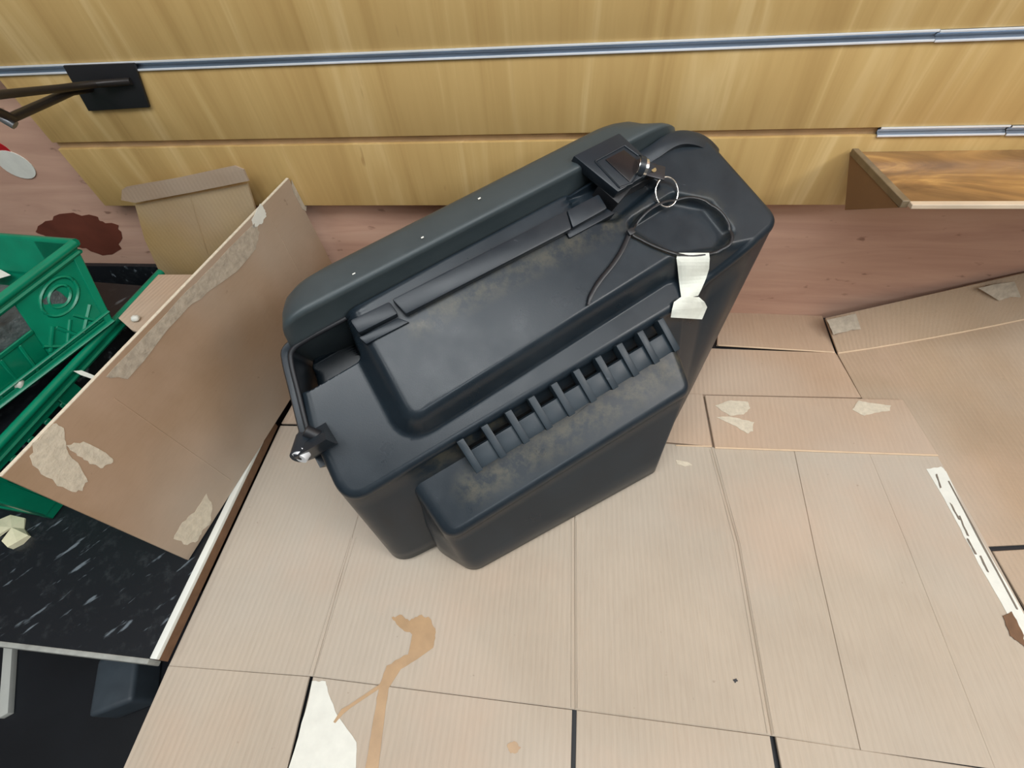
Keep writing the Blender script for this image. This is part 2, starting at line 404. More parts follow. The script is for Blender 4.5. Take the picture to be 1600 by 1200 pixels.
# main pale carton
mc = thing('flattened_carton', 'large pale flattened carton under the black case, spanning the front of the table', 'cardboard', (*onz((900, 950))[:2], -0.006), 'flattened cartons on the table')
Z1 = 0.0
slab('panel', [w2p(xcl, 0.372), (600, 668), (561, 800), (488, 1057), w2p(xcl, yf - 0.004)], Z1, T, CB_MAIN, mc, 0.0016)
slab('panel', [(600, 668), (897, 680), (898, 1109), (488, 1057), (561, 800)], Z1, T, CB_MAIN, mc, 0.0020)
slab('panel', [(897, 680), (1111, 698), (1153, 850), (1206, 1150), (898, 1109)], Z1, T, CB_MAIN, mc, 0.0024)
slab('panel', [(1111, 698), (1241, 703), (1276, 870), (1345, 1172), (1206, 1150), (1153, 850)], Z1, T, CB_MAIN, mc, 0.0020)
slab('panel', [(1241, 703), (1358, 708), (1421, 860), (1555, 1202), (1345, 1172), (1276, 870)], Z1, T, CB_MAIN, mc, 0.0005)
slab('panel', [(1358, 708), (1465, 712), (1540, 845), (1625, 1000), (1690, 1225), (1555, 1202), (1421, 860)], Z1, T, CB_MAIN, mc, 0.0010)
slab('front_flap', [w2p(xcl, yf - 0.004), (483, 1057), (441, 1230), (416, 1330), (135, 1330)], Z1, T, CB_MAIN, mc, 0.0010)
slab('front_flap', [(489, 1057.5), (894, 1109), (889, 1330), (424, 1330)], Z1, T, CB_MAIN, mc, 0.0010)
slab('front_flap', [(901, 1109.5), (1203, 1150), (1232, 1330), (897, 1330)], Z1, T, CB_MAIN, mc, 0.0010)
slab('front_flap', [(1212, 1151), (1690, 1225), (1740, 1330), (1246, 1330)], Z1, T, CB_MAIN, mc, 0.0010)
slab('back_flap', [w2p(xcl, 0.376), w2p(xcl + 0.012, 0.50), w2p(xcl + 0.04, YP - 0.01), (700, 500), (600, 664)], Z1 + 0.0006, T, CB_BACK, mc, 0.0014)
for pa, pb in (((553, 840), (488, 1055)), ((897.6, 815), (898, 1106)), ((1113, 702), (1153, 850)), ((1153, 850), (1205, 1147))):
    A_, B2_ = onz(pa, Z1), onz(pb, Z1); d_ = (B2_ - A_) / np.linalg.norm(B2_ - A_); sd_ = np.array([d_[1], -d_[0], 0])
    for k in (-1, 1): MB().tube([A_ + sd_ * 0.0034 * k - [0, 0, 0.0007], B2_ + sd_ * 0.0034 * k - [0, 0, 0.0007]], 0.0015, 8).build('crease', CB_MAIN, mc, smooth=60)
f1 = slab('back_flap', [(900, 608), (1098, 616), (1113, 697), (900, 677)], Z1 + 0.0006, T, CB_BACK, mc, 0.0014)
f2 = slab('back_flap', [(1101, 617), (1411, 624), (1466, 711), (1117, 699)], Z1 + 0.0022, T, CB_BACK, mc, 0.0016)
patch('torn_patch', [onz(p, Z1 + 0.0022) for p in [(1117, 634), (1142, 626), (1168, 628), (1172, 638), (1162, 648), (1140, 650)]], (0, 0, 1), TORN, f2)
patch('torn_patch', [onz(p, Z1 + 0.0022) for p in [(1119, 652), (1140, 651), (1160, 656), (1178, 660), (1176, 674), (1168, 678), (1145, 664)]], (0, 0, 1), TORN, f2)
patch('torn_patch', [onz(p, Z1 + 0.0022) for p in [(1331, 640), (1342, 626), (1362, 630), (1392, 634), (1390, 642), (1366, 645), (1350, 650)]], (0, 0, 1), TORN, f2)
patch('torn_patch', [onz(p, Z1) for p in [(488, 1064), (509, 1064), (514, 1085), (528, 1118), (557, 1160), (556, 1200), (549, 1240), (440, 1240), (453, 1195), (478, 1110)]], (0, 0, 1), WHITEP, mc, jit=0.001, label='white torn paper patch')
strip = [(1447, 733), (1470, 729), (1478, 737), (1502, 787), (1540, 856), (1580, 925), (1640, 1035), (1612, 1035), (1578, 968), (1560, 935), (1528, 880), (1500, 826), (1474, 778)]
patch('torn_strip', [onz(p, Z1 - 0.0002) for p in strip], (0, 0, 1), WHITEP, mc, jit=0.0016, label='long white torn strip')
for q in ([(1481, 752), (1482.5, 751), (1590, 951), (1588, 952)], [(1462, 742), (1464, 741), (1471, 762), (1469, 763)], [(1484, 786), (1487, 788), (1500, 812), (1497, 811)], [(1498, 806), (1500, 806), (1514, 838), (1511, 837)], [(1510, 842), (1513, 842), (1526, 866), (1523, 866)], [(1530, 868), (1533, 869), (1545, 894), (1542, 893)],
          [(1566, 962), (1580, 955), (1596, 985), (1604, 1014), (1592, 1004), (1578, 994)]):
    patch('scuff', [onz(p, Z1 + 0.0004) for p in q], (0, 0, 1), INK if q[0][0] < 1560 else CHIP, mc, jit=0.001)
st = [(612, 966), (625, 961), (640, 970), (655, 961), (672, 966), (681, 988), (677, 1012), (652, 1030), (626, 1046), (607, 1076), (601, 1120), (592, 1195), (588, 1240), (565, 1240), (572, 1195), (584, 1120), (592, 1072), (604, 1040), (638, 1022), (644, 992), (625, 980)]
patch('stain', [onz(p, Z1 + 0.0002) for p in st], (0, 0, 1), STAIN, mc, thick=0.0004, jit=0.0014, sub=5, label='glossy brown spill stain')
patch('stain', [onz(p, Z1 + 0.0002) for p in [(598, 1066), (602, 1070), (548, 1106), (536, 1116), (524, 1130), (521, 1128), (534, 1108), (545, 1102)]], (0, 0, 1), STAIN, mc, thick=0.0006, jit=0.0)
patch('stain', [onz(p, Z1 + 0.0001) for p in [(792, 1164), (803, 1158), (814, 1168), (806, 1177), (796, 1175)]], (0, 0, 1), STAIN, mc, thick=0.0004, jit=0.001)
patch('scuff', [onz(p, Z1) for p in [(1145, 1062), (1150, 1060), (1153, 1064), (1148, 1067)]], (0, 0, 1), BLACK_DEEP, mc, jit=0.0004)
patch('scuff', [onz(p, Z1) for p in [(1056, 719), (1074, 722), (1082, 727), (1070, 729), (1058, 725)]], (0, 0, 1), TORN, mc, jit=0.0006)
# carton lying behind the case
bc = thing('flattened_carton', 'tan flattened carton against the plywood right behind the black case', 'cardboard', (*onz((1200, 560))[:2], -0.009), 'flattened cartons on the table')
Z2 = -0.0046
slab('panel', [(860, 535), (1306, 551), (1346, 621), (880, 612)], Z2, T, CB_BACK, bc, 0.0012)
slab('panel', [(880, 613), (1340, 622), (1384, 712), (900, 690)], Z2 - 0.0005, T, CB_BACK, bc, 0.0012)
slab('back_flap', [(1124, 487), (1285, 493), (1305, 550), (1120, 539)], Z2 + 0.0012, T, CB_BACK, bc, 0.0014)
slab('back_flap', [(900, 487), (1118, 487), (1114, 539), (880, 534)], Z2 + 0.0012, T, CB_BACK, bc, 0.0014)
# brown carton at the right
rc = thing('flattened_carton', 'darker brown flattened carton at the right end of the table', 'cardboard', (*onz((1500, 650))[:2], -0.0092), 'flattened cartons on the table')
Z3 = -0.0020
# the big panel is curled up towards its far right corner, its flap leans on the plywood
cA, cB = onz((1309, 553), Z3 - 0.002), ony((1720, 474), 0.662); cC, cD = onz((1900, 836), Z3 - 0.002), onz((1476, 857), Z3 - 0.002)
lift_ = cB[2] - Z3 + 0.002; cB0 = np.array([cB[0], cB[1], Z3 - 0.002]); NG = 14; gv = []; gf = []
crs = lambda s_: (cA * (1 - s_) + cB0 * s_) + np.array([0, 0, lift_ * s_ ** 1.6])
for lay in (0, -0.003):
    for i in range(NG + 1):
        for k in range(NG + 1):
            s_, t_k = i / NG, k / NG
            q_ = (cA * (1 - s_) + cB0 * s_) * (1 - t_k) + (cD * (1 - s_) + cC * s_) * t_k
            gv.append(q_ + np.array([0, 0, lift_ * s_ ** 1.6 * (1 - t_k) ** 2 + lay]))
NN = (NG + 1) ** 2; ix = lambda i, k: i * (NG + 1) + k
for i in range(NG):
    for k in range(NG):
        q_ = [ix(i, k), ix(i + 1, k), ix(i + 1, k + 1), ix(i, k + 1)]; gf += [q_, [NN + j for j in q_[::-1]]]
per = [ix(i, 0) for i in range(NG)] + [ix(NG, k) for k in range(NG)] + [ix(NG - i, NG) for i in range(NG)] + [ix(0, NG - k) for k in range(NG)]
for i in range(len(per)): gf.append([per[i], per[(i + 1) % len(per)], NN + per[(i + 1) % len(per)], NN + per[i]])
mesh('panel', gv, gf, CB_BROWN, rc, smooth=30)
slab('panel', [(1551, 861), (1900, 840), (2010, 1080), (1710, 1130), (1632, 1000)], Z3 - 0.002, T, CB_BROWN, rc, 0.0014)
tL, tR = ony((1290, 497), 0.645), ony((1720, 400), 0.6672)
fv = []; NS = 10
for lay in (0, 1):
    for i in range(NS + 1):
        s_ = i / NS; c0 = crs(s_) + np.array([0, 0.0012, 0.0016]); c1 = tL * (1 - s_) + tR * s_
        n_ = np.cross(crs(1) - crs(0), c1 - c0); n_ /= np.linalg.norm(n_)
        if n_[2] < 0: n_ = -n_
        fv += [c0 - n_ * 0.0028 * lay, c1 - n_ * 0.0028 * lay]
NF = 2 * (NS + 1); ff_ = []
for i in range(NS):
    q_ = [2 * i, 2 * i + 2, 2 * i + 3, 2 * i + 1]; ff_ += [q_, [NF + j for j in q_[::-1]]]
per = [2 * i for i in range(NS + 1)] + [2 * i + 1 for i in range(NS, -1, -1)]
for i in range(len(per)): ff_.append([per[i], per[(i + 1) % len(per)], NF + per[(i + 1) % len(per)], NF + per[i]])
f3 = mesh('back_flap', fv, ff_, CB_BROWN, rc, smooth=30)
def on_flap(px, s0, s1):
    A_, B2_, C_ = crs(s0), crs(s1), tL * (1 - (s0 + s1) / 2) + tR * (s0 + s1) / 2; n_ = np.cross(B2_ - A_, C_ - A_); n_ /= np.linalg.norm(n_)
    if n_[2] < 0: n_ = -n_
    return on_plane(px, A_ + n_ * 0.0022, n_), n_
for pl, s0, s1 in (([(1291, 500), (1348, 487), (1362, 498), (1356, 514), (1330, 516), (1302, 523)], 0.0, 0.2), ([(1528, 450), (1560, 443), (1610, 436), (1612, 466), (1578, 464), (1560, 470)], 0.55, 0.8)):
    patch('torn_patch', [on_flap(p, s0, s1)[0] for p in pl], on_flap(pl[0], s0, s1)[1], TORN_GREY, f3)
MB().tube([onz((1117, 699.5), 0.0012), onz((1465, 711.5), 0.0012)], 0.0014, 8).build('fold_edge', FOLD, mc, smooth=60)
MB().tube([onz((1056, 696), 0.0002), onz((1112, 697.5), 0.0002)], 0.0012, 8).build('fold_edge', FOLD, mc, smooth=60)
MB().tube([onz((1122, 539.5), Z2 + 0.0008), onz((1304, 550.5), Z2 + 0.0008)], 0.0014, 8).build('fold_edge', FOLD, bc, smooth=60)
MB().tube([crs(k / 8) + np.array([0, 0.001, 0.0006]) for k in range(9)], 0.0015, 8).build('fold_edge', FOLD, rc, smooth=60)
# ------------------------------------------------------------------ open carton standing on the worktop
P3, P4 = onz((296, 876), zw), onz((552, 500), zw)
e = (P4 - P3); e[2] = 0; Ls = np.linalg.norm(e); e /= Ls; nn = np.array([e[1], -e[0], 0])      # nn points right, towards the table
zt = 0.44 * S
ob = thing('open_carton', 'open brown cardboard box standing between the green crates and the table', 'box', (*(P3 + e * 0.3 - nn * 0.1)[:2], zw))
def vslab(name, a, b, za, zb, th, mat, parent, bev=0.0008, nrm=None):
    a = np.array([a[0], a[1], 0.]); b = np.array([b[0], b[1], 0.]); d = (b - a) / np.linalg.norm(b - a)
    m = np.array([d[1], -d[0], 0]); up = np.array([0, 0, 1.])
    bt = [a + up * za, b + up * za, b - m * th + up * za, a - m * th + up * za]
    return MB().hexa(bt, [p + up * (zb - za) for p in bt]).build(name, mat, parent, bevel=bev, seg=1)
zs0 = zw + 0.0024
Q1, Q2 = onz((455, 275), zt), onz((3, 745), zt)
Q1 = Q1 + (Q1 - Q2) * (YS - 0.0035 - Q1[1]) / (Q1 - Q2)[1]
Pe = P3 + (P4 - P3) * (YS - 0.004 - P3[1]) / (P4 - P3)[1]
B_ = [np.array([*P3[:2], zs0]), np.array([*Pe[:2], zs0])]; T_ = [Q2, Q1]
nn = np.cross(B_[1] - B_[0], Q2 - B_[0]); nn /= np.linalg.norm(nn)
if nn[0] < 0: nn = -nn
nn = np.cross(T_[1] - T_[0], T_[0] - B_[0]); nn /= np.linalg.norm(nn)
if nn[0] < 0: nn = -nn
B_[1] = np.array([B_[0][0] - nn[1] * (B_[1][1] - B_[0][1]) / nn[0], B_[1][1], zs0])
q4 = [B_[0], B_[1], T_[1], T_[0]]
side = MB().hexa([p - nn * 0.005 for p in q4], q4).build('side_panel', CB_SIDE, ob)
up_ = np.array([0, 0, 1.]); e_t = (T_[1] - T_[0]); Lt = np.linalg.norm(e_t); e_t /= Lt
MB().box((T_[0] + T_[1]) / 2 - nn * 0.0022 + up_ * 0.0004, Lt, 0.0042, 0.0008, (e_t, nn, np.cross(e_t, nn))).build('cut_edge', TORN, side)['label'] = 'pale cut edge'
P3 = B_[0]
onS = lambda p: on_plane(p, P3, nn)
patch('torn_strip', [onS(p) for p in [(397, 349), (405, 362), (400, 388), (372, 422), (345, 442), (300, 474), (262, 514), (226, 562), (200, 591), (166, 588), (186, 566), (247, 503), (307, 441), (359, 386)]], nn, TORN_GREY, side, jit=0.003, label='grey torn strip below the top edge')
patch('torn_patch', [onS(p) for p in [(400, 330), (406, 318), (414, 328), (416, 338), (408, 350), (396, 356), (393, 344)]], nn, WHITEP, side)
patch('torn_patch', [onS(p) for p in [(50, 692), (84, 662), (99, 670), (103, 700), (125, 730), (136, 752), (128, 767), (106, 766), (72, 746), (48, 720)]], nn, TORN, side, jit=0.002)
patch('torn_patch', [onS(p) for p in [(104, 696), (130, 690), (172, 714), (176, 722), (160, 731), (140, 725), (120, 712)]], nn, TORN, side, jit=0.002)
patch('torn_patch', [onS(p) for p in [(322, 772), (331, 790), (327, 820), (315, 830), (309, 845), (292, 852), (271, 842), (284, 816), (304, 800)]], nn, TORN, side, jit=0.002)
patch('torn_patch', [onS(p) for p in [(454, 275), (461, 290), (480, 320), (478, 330), (472, 326), (458, 300)]], nn, TORN_GREY, side, jit=0.001)
for (a, b) in (((178, 622), (360, 750)), ((425, 345), (475, 440))):      # shallow fold lines pressed into the panel
    pa, pb = onS(a), onS(b)
    MB().tube([pa - nn * 0.0006, pb - nn * 0.0006], 0.0011, 6).build('fold_line', CB_SIDE, side)
# back panel and flaps
yb = YS - 0.016
bp = [ony(p, yb) for p in [(213, 318), (388, 284), (402, 330), (312, 434), (252, 430), (226, 370)]]
bk = sheet('back_panel', [ony(p, yb) for p in [(213, 318), (388, 285), (402, 330), (430, 420), (310, 432), (254, 430), (228, 372)]], (0, -1, 0), 0.004, CB_FLAP, ob)
MB().tube([ony((297, 306), yb - 0.004), ony((325, 398), yb - 0.004)], 0.0009, 6).build('fold_line', CB_FLAP, bk)
# top flap curling over, seen from its shaded side
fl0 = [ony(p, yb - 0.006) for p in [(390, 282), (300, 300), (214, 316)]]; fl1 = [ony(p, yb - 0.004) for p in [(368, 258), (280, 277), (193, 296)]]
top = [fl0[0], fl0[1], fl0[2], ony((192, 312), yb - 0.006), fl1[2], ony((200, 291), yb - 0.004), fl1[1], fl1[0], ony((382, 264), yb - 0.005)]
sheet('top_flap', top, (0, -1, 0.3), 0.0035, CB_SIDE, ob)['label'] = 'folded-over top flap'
zb_ = 0.268 * S
sheet('bottom_flap', [onz((250, 432), zb_ - 0.006), onz((318, 432), zb_ - 0.006), onz((345, 450), zb_), onz((236, 528), zb_), onz((208, 518), zb_), onz((188, 500), zb_ + 0.002)], (0, 0, 1), 0.004, CB_BACK, ob)['label'] = 'light tan inner flap'
# ------------------------------------------------------------------ green crates
def crate(root, B, Tt, z0, z1, faces, rims=(0, 1, 2, 3)):
    """B, Tt: 4 xy corners bottom / top (counter-clockwise from back right); faces: list of bar lists per side"""
    B = [np.array([*p, z0]) for p in B]; Tp = [np.array([*p, z1]) for p in Tt]
    ctr = (sum(B) + sum(Tp)) / 8
    def pt(i, s, r, off):
        j = (i + 1) % 4
        p = (B[i] * (1 - s) + B[j] * s) * (1 - r) + (Tp[i] * (1 - s) + Tp[j] * s) * r
        d = B[j] - B[i]; nrm = np.cross(d, Tp[i] - B[i]); nrm /= np.linalg.norm(nrm)
        if nrm @ (p - ctr) < 0: nrm = -nrm
        return p + nrm * off
    def bar(mb, i, s0, s1, r0, r1, a, b):
        q = [(s0, r0), (s1, r0), (s1, r1), (s0, r1)]
        mb.hexa([pt(i, s, r, a) for s, r in q], [pt(i, s, r, b) for s, r in q])
    mb = MB(); fl = [b + (ctr - b) * 0.02 for b in B]
    mb.hexa([p * 1 for p in fl], [p + np.array([0, 0, 0.004]) for p in fl]); mb.build('base', GREEN, root)
    for i, bars in enumerate(faces):
        mb = MB()
        for q in bars: bar(mb, i, *q)
        mb.build('side_wall', GREEN, root, bevel=0.0012, seg=1)
    rim = MB()
    for i in rims:
        a, b = pt(i, 0, 1, 0.002), pt(i, 1, 1, 0.002)
        rim.tube([a, (a + b) / 2, b], 0.0062, 8)
        rim.tube([pt(i, 0, 0.9, 0.003), pt(i, 1, 0.9, 0.003)], 0.003, 6)
    rim.build('rim', GREEN, root, smooth=50)
    return pt
def xy(p, z): return onz(p, z)[:2]
# lower crate B (right wall seen over the carton's edge)
zB0, zB1 = zw + 0.0005, 0.25 * S
b0, b1 = xy((250, 425), zB1), xy((0, 690), zB1); dB = (b1 - b0) / np.linalg.norm(b1 - b0); pB = np.array([dB[1], -dB[0]])
if pB[0] > 0: pB = -pB
LB = 0.40; WB = 0.30
TB = [b0, b0 + dB * LB, b0 + dB * LB + pB * WB, b0 + pB * WB]; cB = sum(TB) / 4
BB = [cB + (p - cB) * 0.93 for p in TB]
t_ = 0.004
solid = [(0, 1, 0, 0.12, -t_, 0), (0, 1, 0.82, 1, -t_, 0.002), (0, 0.06, 0, 1, -t_, 0.001), (0.94, 1, 0, 1, -t_, 0.001), (0, 1, 0.12, 0.82, -t_, -0.002)]
rightB = [(0, 1, 0.86, 1, -t_, 0.003), (0, 1, 0, 0.12, -t_, 0), (0, 0.10, 0.1, 0.9, -t_, 0.001), (0.10, 0.56, 0.10, 0.62, -t_, 0.001), (0.56, 0.64, 0.1, 0.9, -t_, 0.001), (0.94, 1, 0.1, 0.9, -t_, 0.001),
          (0.64, 0.94, 0.80, 0.88, -t_, 0), (0.64, 0.94, 0.50, 0.69, -t_, 0), (0.64, 0.94, 0.1, 0.38, -t_, 0)]
for k in range(5): rightB.append((0.64 + k * 0.075 - 0.012, 0.64 + k * 0.075 + 0.012, 0.2, 0.8, -t_, 0))
crB = thing('plastic_crate', 'lower green plastic crate beside the open carton, under the other green crate', 'crate', (*cB, zw), 'green plastic crates')
lowB = [(0, 1, 0, 0.3, -t_, 0)]
crate(crB, BB, TB, zB0, zB1, [rightB, solid, solid, lowB], (0, 1, 2))
LQ = [cB + (p - cB) * 0.90 for p in TB]; MB().hexa([np.array([*p, zB0 + 0.006]) for p in LQ], [np.array([*p, zB1 - 0.016]) for p in LQ]).build('infill', SPECK, crB)['label'] = 'dark interior-shade liner'  # solid dark block stands in for the shade inside the lower crate
# upper crate A
zA0, zA1 = zB1 + 0.0065, 0.425 * S
a0, a1 = xy((178, 505), zA0), xy((0, 640), zA0); c0_, c1_ = xy((116, 380), zA1), xy((0, 468), zA1)
dA = (c1_ - c0_) / np.linalg.norm(c1_ - c0_); dA0 = (a1 - a0) / np.linalg.norm(a1 - a0); bk_ = xy((0, 371), zA1)
pA = (bk_ - c0_) / np.linalg.norm(bk_ - c0_)
LA, WA = 0.36, 0.27
TA = [c0_, c0_ + dA * LA, c0_ + dA * LA + pA * WA, c0_ + pA * WA]
BA = [a0, a0 + dA0 * LA * 0.86, a0 + dA0 * LA * 0.86 + pA * WA * 0.84, a0 + pA * WA * 0.84]
rightA = [(0, 1, 0.86, 1, -t_, 0.003), (0, 1, 0, 0.10, -t_, 0.002), (0, 0.30, 0.1, 0.9, -t_, 0), (0.30, 0.75, 0.1, 0.50, -t_, 0), (0.75, 1, 0.1, 0.9, -t_, 0),
          (0.30, 0.75, 0.48, 0.54, -t_, 0.003), (0.0, 0.035, 0, 1, -t_, 0.003)]
for k in range(5): rightA.append((0.36 + k * 0.08, 0.375 + k * 0.08, 0.1, 0.48, 0, 0.0025))
crA = thing('plastic_crate', 'upper green plastic crate with moulded rings on its side, at the left edge', 'crate', (*((a0 + BA[2]) / 2), zA0), 'green plastic crates')
LQ = [np.array(q_) for q_ in BA]; cA_ = sum(LQ) / 4; LQ = [cA_ + (q_ - cA_) * 0.92 for q_ in LQ]
MB().hexa([np.array([*q_, zA0 + 0.006]) for q_ in LQ], [np.array([*q_, zA0 + (zA1 - zA0) * 0.74]) for q_ in LQ]).build('infill', GREYBAG, crA, bevel=0.006)['label'] = 'dark grey bagged contents'
solidA = [(0, 1, 0, 0.2, -t_, 0), (0, 1, 0.55, 1, -t_, 0.002), (0, 0.25, 0, 1, -t_, 0.001), (0.75, 1, 0, 1, -t_, 0.001), (0.25, 0.75, 0.1, 0.6, -t_, -0.001)]
ptA = crate(crA, BA, TA, zA0, zA1, [rightA, solidA, solidA, solidA])
rl = MB()
rl.tube([ptA(0, 0.0, 0.16, 0.003), ptA(0, 1, 0.16, 0.003)], 0.0022, 6); rl.tube([ptA(0, 0.0, 0.04, 0.004), ptA(0, 1, 0.04, 0.004)], 0.003, 6)
for rr in (0.55, 0.95):                                   # moulded concentric rings and ribs by the corner
    rl.tube([ptA(0, 0.15 + 0.085 * rr * math.cos(a), 0.64 + 0.20 * rr * math.sin(a), 0.0015) for a in np.linspace(0, 2 * PI, 25)[:-1]], 0.0026, 6, closed=True)
for s0, r0, s1, r1 in ((0.06, 0.36, 0.14, 0.14), (0.14, 0.38, 0.06, 0.14), (0.16, 0.36, 0.22, 0.14), (0.22, 0.38, 0.16, 0.14), (0.23, 0.42, 0.29, 0.2), (0.30, 0.30, 0.23, 0.14)):
    rl.tube([ptA(0, s0, r0, 0.0015), ptA(0, s1, r1, 0.0015)], 0.0028, 6)
rl.build('moulded_relief', GREEN, crA, smooth=60)
# litter on and around the crates
def lump(name, c, r, mat, label, cat, sq=(1, 1, 1), seed=1, group=None):
    bm = bmesh.new(); bmesh.ops.create_icosphere(bm, subdivisions=2, radius=1); rnd = random.Random(seed)
    for v in bm.verts: v.co = Vector((v.co.x * r * sq[0], v.co.y * r * sq[1], v.co.z * r * sq[2])) * rnd.uniform(0.72, 1.1)
    zmin = min(v.co.z for v in bm.verts)
    for v in bm.verts: v.co.z -= zmin
    me = bpy.data.meshes.new(name); bm.to_mesh(me); bm.free(); me.shade_smooth()
    o = link(name, me, mat); o.location = V3(c); return tag(o, label, cat, group)
lump('foam_scrap', onz((36, 607), zB1 + 0.007), 0.011, WHITEP, 'white foam scrap caught on the lower crate rim', 'scrap', (1, 0.9, 1.1), 3, 'white foam scraps')
lump('foam_scrap', onz((215, 501), zb_ + 0.0045), 0.006, WHITEP, 'small white foam scrap on the tan inner flap', 'scrap', (1, 1, 0.8), 5, 'white foam scraps')
pp = [onz(p, zB1 * 0.98) for p in [(115, 580), (128, 579), (150, 588), (146, 593), (126, 586)]]
tag(sheet('paper_strip', pp, (0, 0, 1), 0.0006, WHITEP, None), 'thin white paper strip poking from the lower crate', 'paper')
pp = [onz(p, 0.36 * S) for p in [(-30, 405), (2, 422), (17, 430), (0, 435), (-30, 440)]]
tag(sheet('paper_sheet', pp, (0, 0, 1), 0.0006, WHITEP, None), 'white paper corner inside the upper crate', 'paper')
# crumpled pale wrapper on the worktop
wr = MB(); rnd = random.Random(4)
base = [(-14, 822), (0, 812), (20, 806), (40, 810), (38, 826), (48, 838), (36, 850), (20, 858), (10, 848), (24, 836), (14, 826), (0, 838), (-14, 842)]
P = [onz(p, zw + 0.001) for p in base]; ctr = onz((18, 824), zw + 0.012); n = len(P)
vv = [p + np.array([0, 0, rnd.uniform(0, 0.010)]) for p in P] + [p + np.array([0, 0, -0.0008]) for p in P] + [ctr, ctr - np.array([0, 0, 0.001])]
ff = [[i, (i + 1) % n, 2 * n] for i in range(n)] + [[n + (i + 1) % n, n + i, 2 * n + 1] for i in range(n)] + [[i, n + i, n + (i + 1) % n, (i + 1) % n] for i in range(n)]
tag(mesh('crumpled_wrapper', vv, ff, simple('cream_wrapper', lin(226, 220, 186), 0.4, 0, 0.1, 50), None, center=True), 'crumpled cream wrapper lying on the black worktop', 'wrapper')
# things on the dark floor below
tag(MB().box((*onz((14, 1052), FLOOR + 0.01)[:2], FLOOR + 0.01), 0.022, 0.22, 0.018, (np.array([0.8, 0.6, 0]), np.array([-0.6, 0.8, 0]), np.array([0, 0, 1.]))).build('white_batten', WHITE_EDGE, None, bevel=0.001), 'white batten on the dark floor at the lower left', 'batten')
tag(MB().box((*onz((178, 1062), FLOOR + 0.1)[:2], FLOOR + 0.05), 0.10, 0.13, 0.10, (np.array([0.9, 0.43, 0]), np.array([-0.43, 0.9, 0]), np.array([0, 0, 1.]))).build('grey_box', simple('slate_grey_plastic', lin(70, 80, 88), 0.5), None, bevel=0.012, seg=3), 'slate grey box on the dark floor below the worktop', 'box')
# ------------------------------------------------------------------ slatwall hook with two wires, sticker
hk = thing('slatwall_hook', 'black slatwall hook with twin prongs hung on the upper rail', 'hook', (ony((160, 130), YS)[0], YS - 0.003, ony((160, 168), YS)[2]))
q = [ony(p, YS - 0.0006) for p in [(101, 101), (212, 97), (236, 166), (141, 172)]]
b_ = MB().hexa(q, [p + np.array([0, -0.004, 0]) for p in q]); b_.build('back_plate', BLACKM, hk, bevel=0.001)
xm = (q[0][0] + q[1][0]) / 2; zm = (q[0][2] + q[2][2]) / 2
wtip = np.array([onx((8, 188), xm - 0.03)[0], 0, 0]); tipp = ony((2, 188), YS - 0.20)
r1 = [ony((205, 127), YS - 0.006), ony((150, 131), YS - 0.014), ony((95, 138), YS - 0.06), ony((-40, 152), YS - 0.19)]
r2 = [ony((140, 138), YS - 0.006), ony((110, 143), YS - 0.04), ony((70, 161), YS - 0.09), ony((18, 184), YS - 0.15), ony((-40, 158), YS - 0.19)]
MB().tube(r1, 0.0045, 10).build('prong', DKWIRE, hk, smooth=60); MB().tube(r2, 0.005, 10).build('prong', DKWIRE, hk, smooth=60)
MB().tube([ony((-6, 178), YS - 0.15), ony((24, 196), YS - 0.15)], 0.005, 10).build('ticket_clip', simple('dull_steel', (0.3, 0.31, 0.32, 1), 0.4, 0.8), hk, smooth=60)
c = ony((25, 257), YP); r_ = 0.024
stk = thing('round_sticker', 'round white sticker with red print on the plywood at the left edge', 'sticker', c)
def disc(mb, c, r, y0, y1, n=28, a0=0, a1=2 * PI, sx=1.0, full=True):
    P = [np.array([c[0] + r * sx * math.cos(a), 0, c[2] + r * math.sin(a)]) for a in np.linspace(a0, a1, n, endpoint=not full)]
    m = len(P); mb.add([p + [0, y0, 0] for p in P] + [p + [0, y1, 0] for p in P], [list(range(m)), [m + i for i in range(m)][::-1]] + [[i, (i + 1) % m, m + (i + 1) % m, m + i] for i in range(m)])
mb = MB(); disc(mb, c, r_, YP - 0.0004, YP - 0.0016, sx=1.25); mb.build('face', WHITEP, stk)
mb = MB(); disc(mb, ony((3, 236), YP), 0.016, YP - 0.0002, YP - 0.0010); mb.build('red_mark', RED, stk)
# ------------------------------------------------------------------ sloping display shelf at the right
Tp = ony((1328, 238), YS - 0.001); xs = Tp[0]; Bp = onx((1320, 328), xs)
Fp = onx((1408, 322), xs)
sh = thing('sloping_shelf', 'sloping display shelf with a golden brown glossy face on the slatwall at right', 'shelf', (xs + 0.3, YS - 0.02, Bp[2]))
xR = xs + 0.75
top_y, top_z = YS - 0.001, Tp[2]; fy, fz = Fp[1], Fp[2]
sl = np.array([0, fy - top_y, fz - top_z]); sl_n = np.cross(sl, [1, 0, 0]); sl_n /= np.linalg.norm(sl_n)
if sl_n[2] < 0: sl_n = -sl_n
def tri(x0, x1, mat, name):
    P = [(top_y, top_z), (Bp[1], Bp[2]), (fy + 0.002, fz - 0.003)]
    v = [(x0, *p) for p in P] + [(x1, *p) for p in P]
    return mesh(name, v, [[0, 1, 2], [5, 4, 3], [0, 3, 4, 1], [1, 4, 5, 2], [2, 5, 3, 0]], mat, sh)
tri(xs, xs + 0.006, PANELWOOD, 'side_panel'); tri(xR - 0.006, xR, PANELWOOD, 'side_panel')
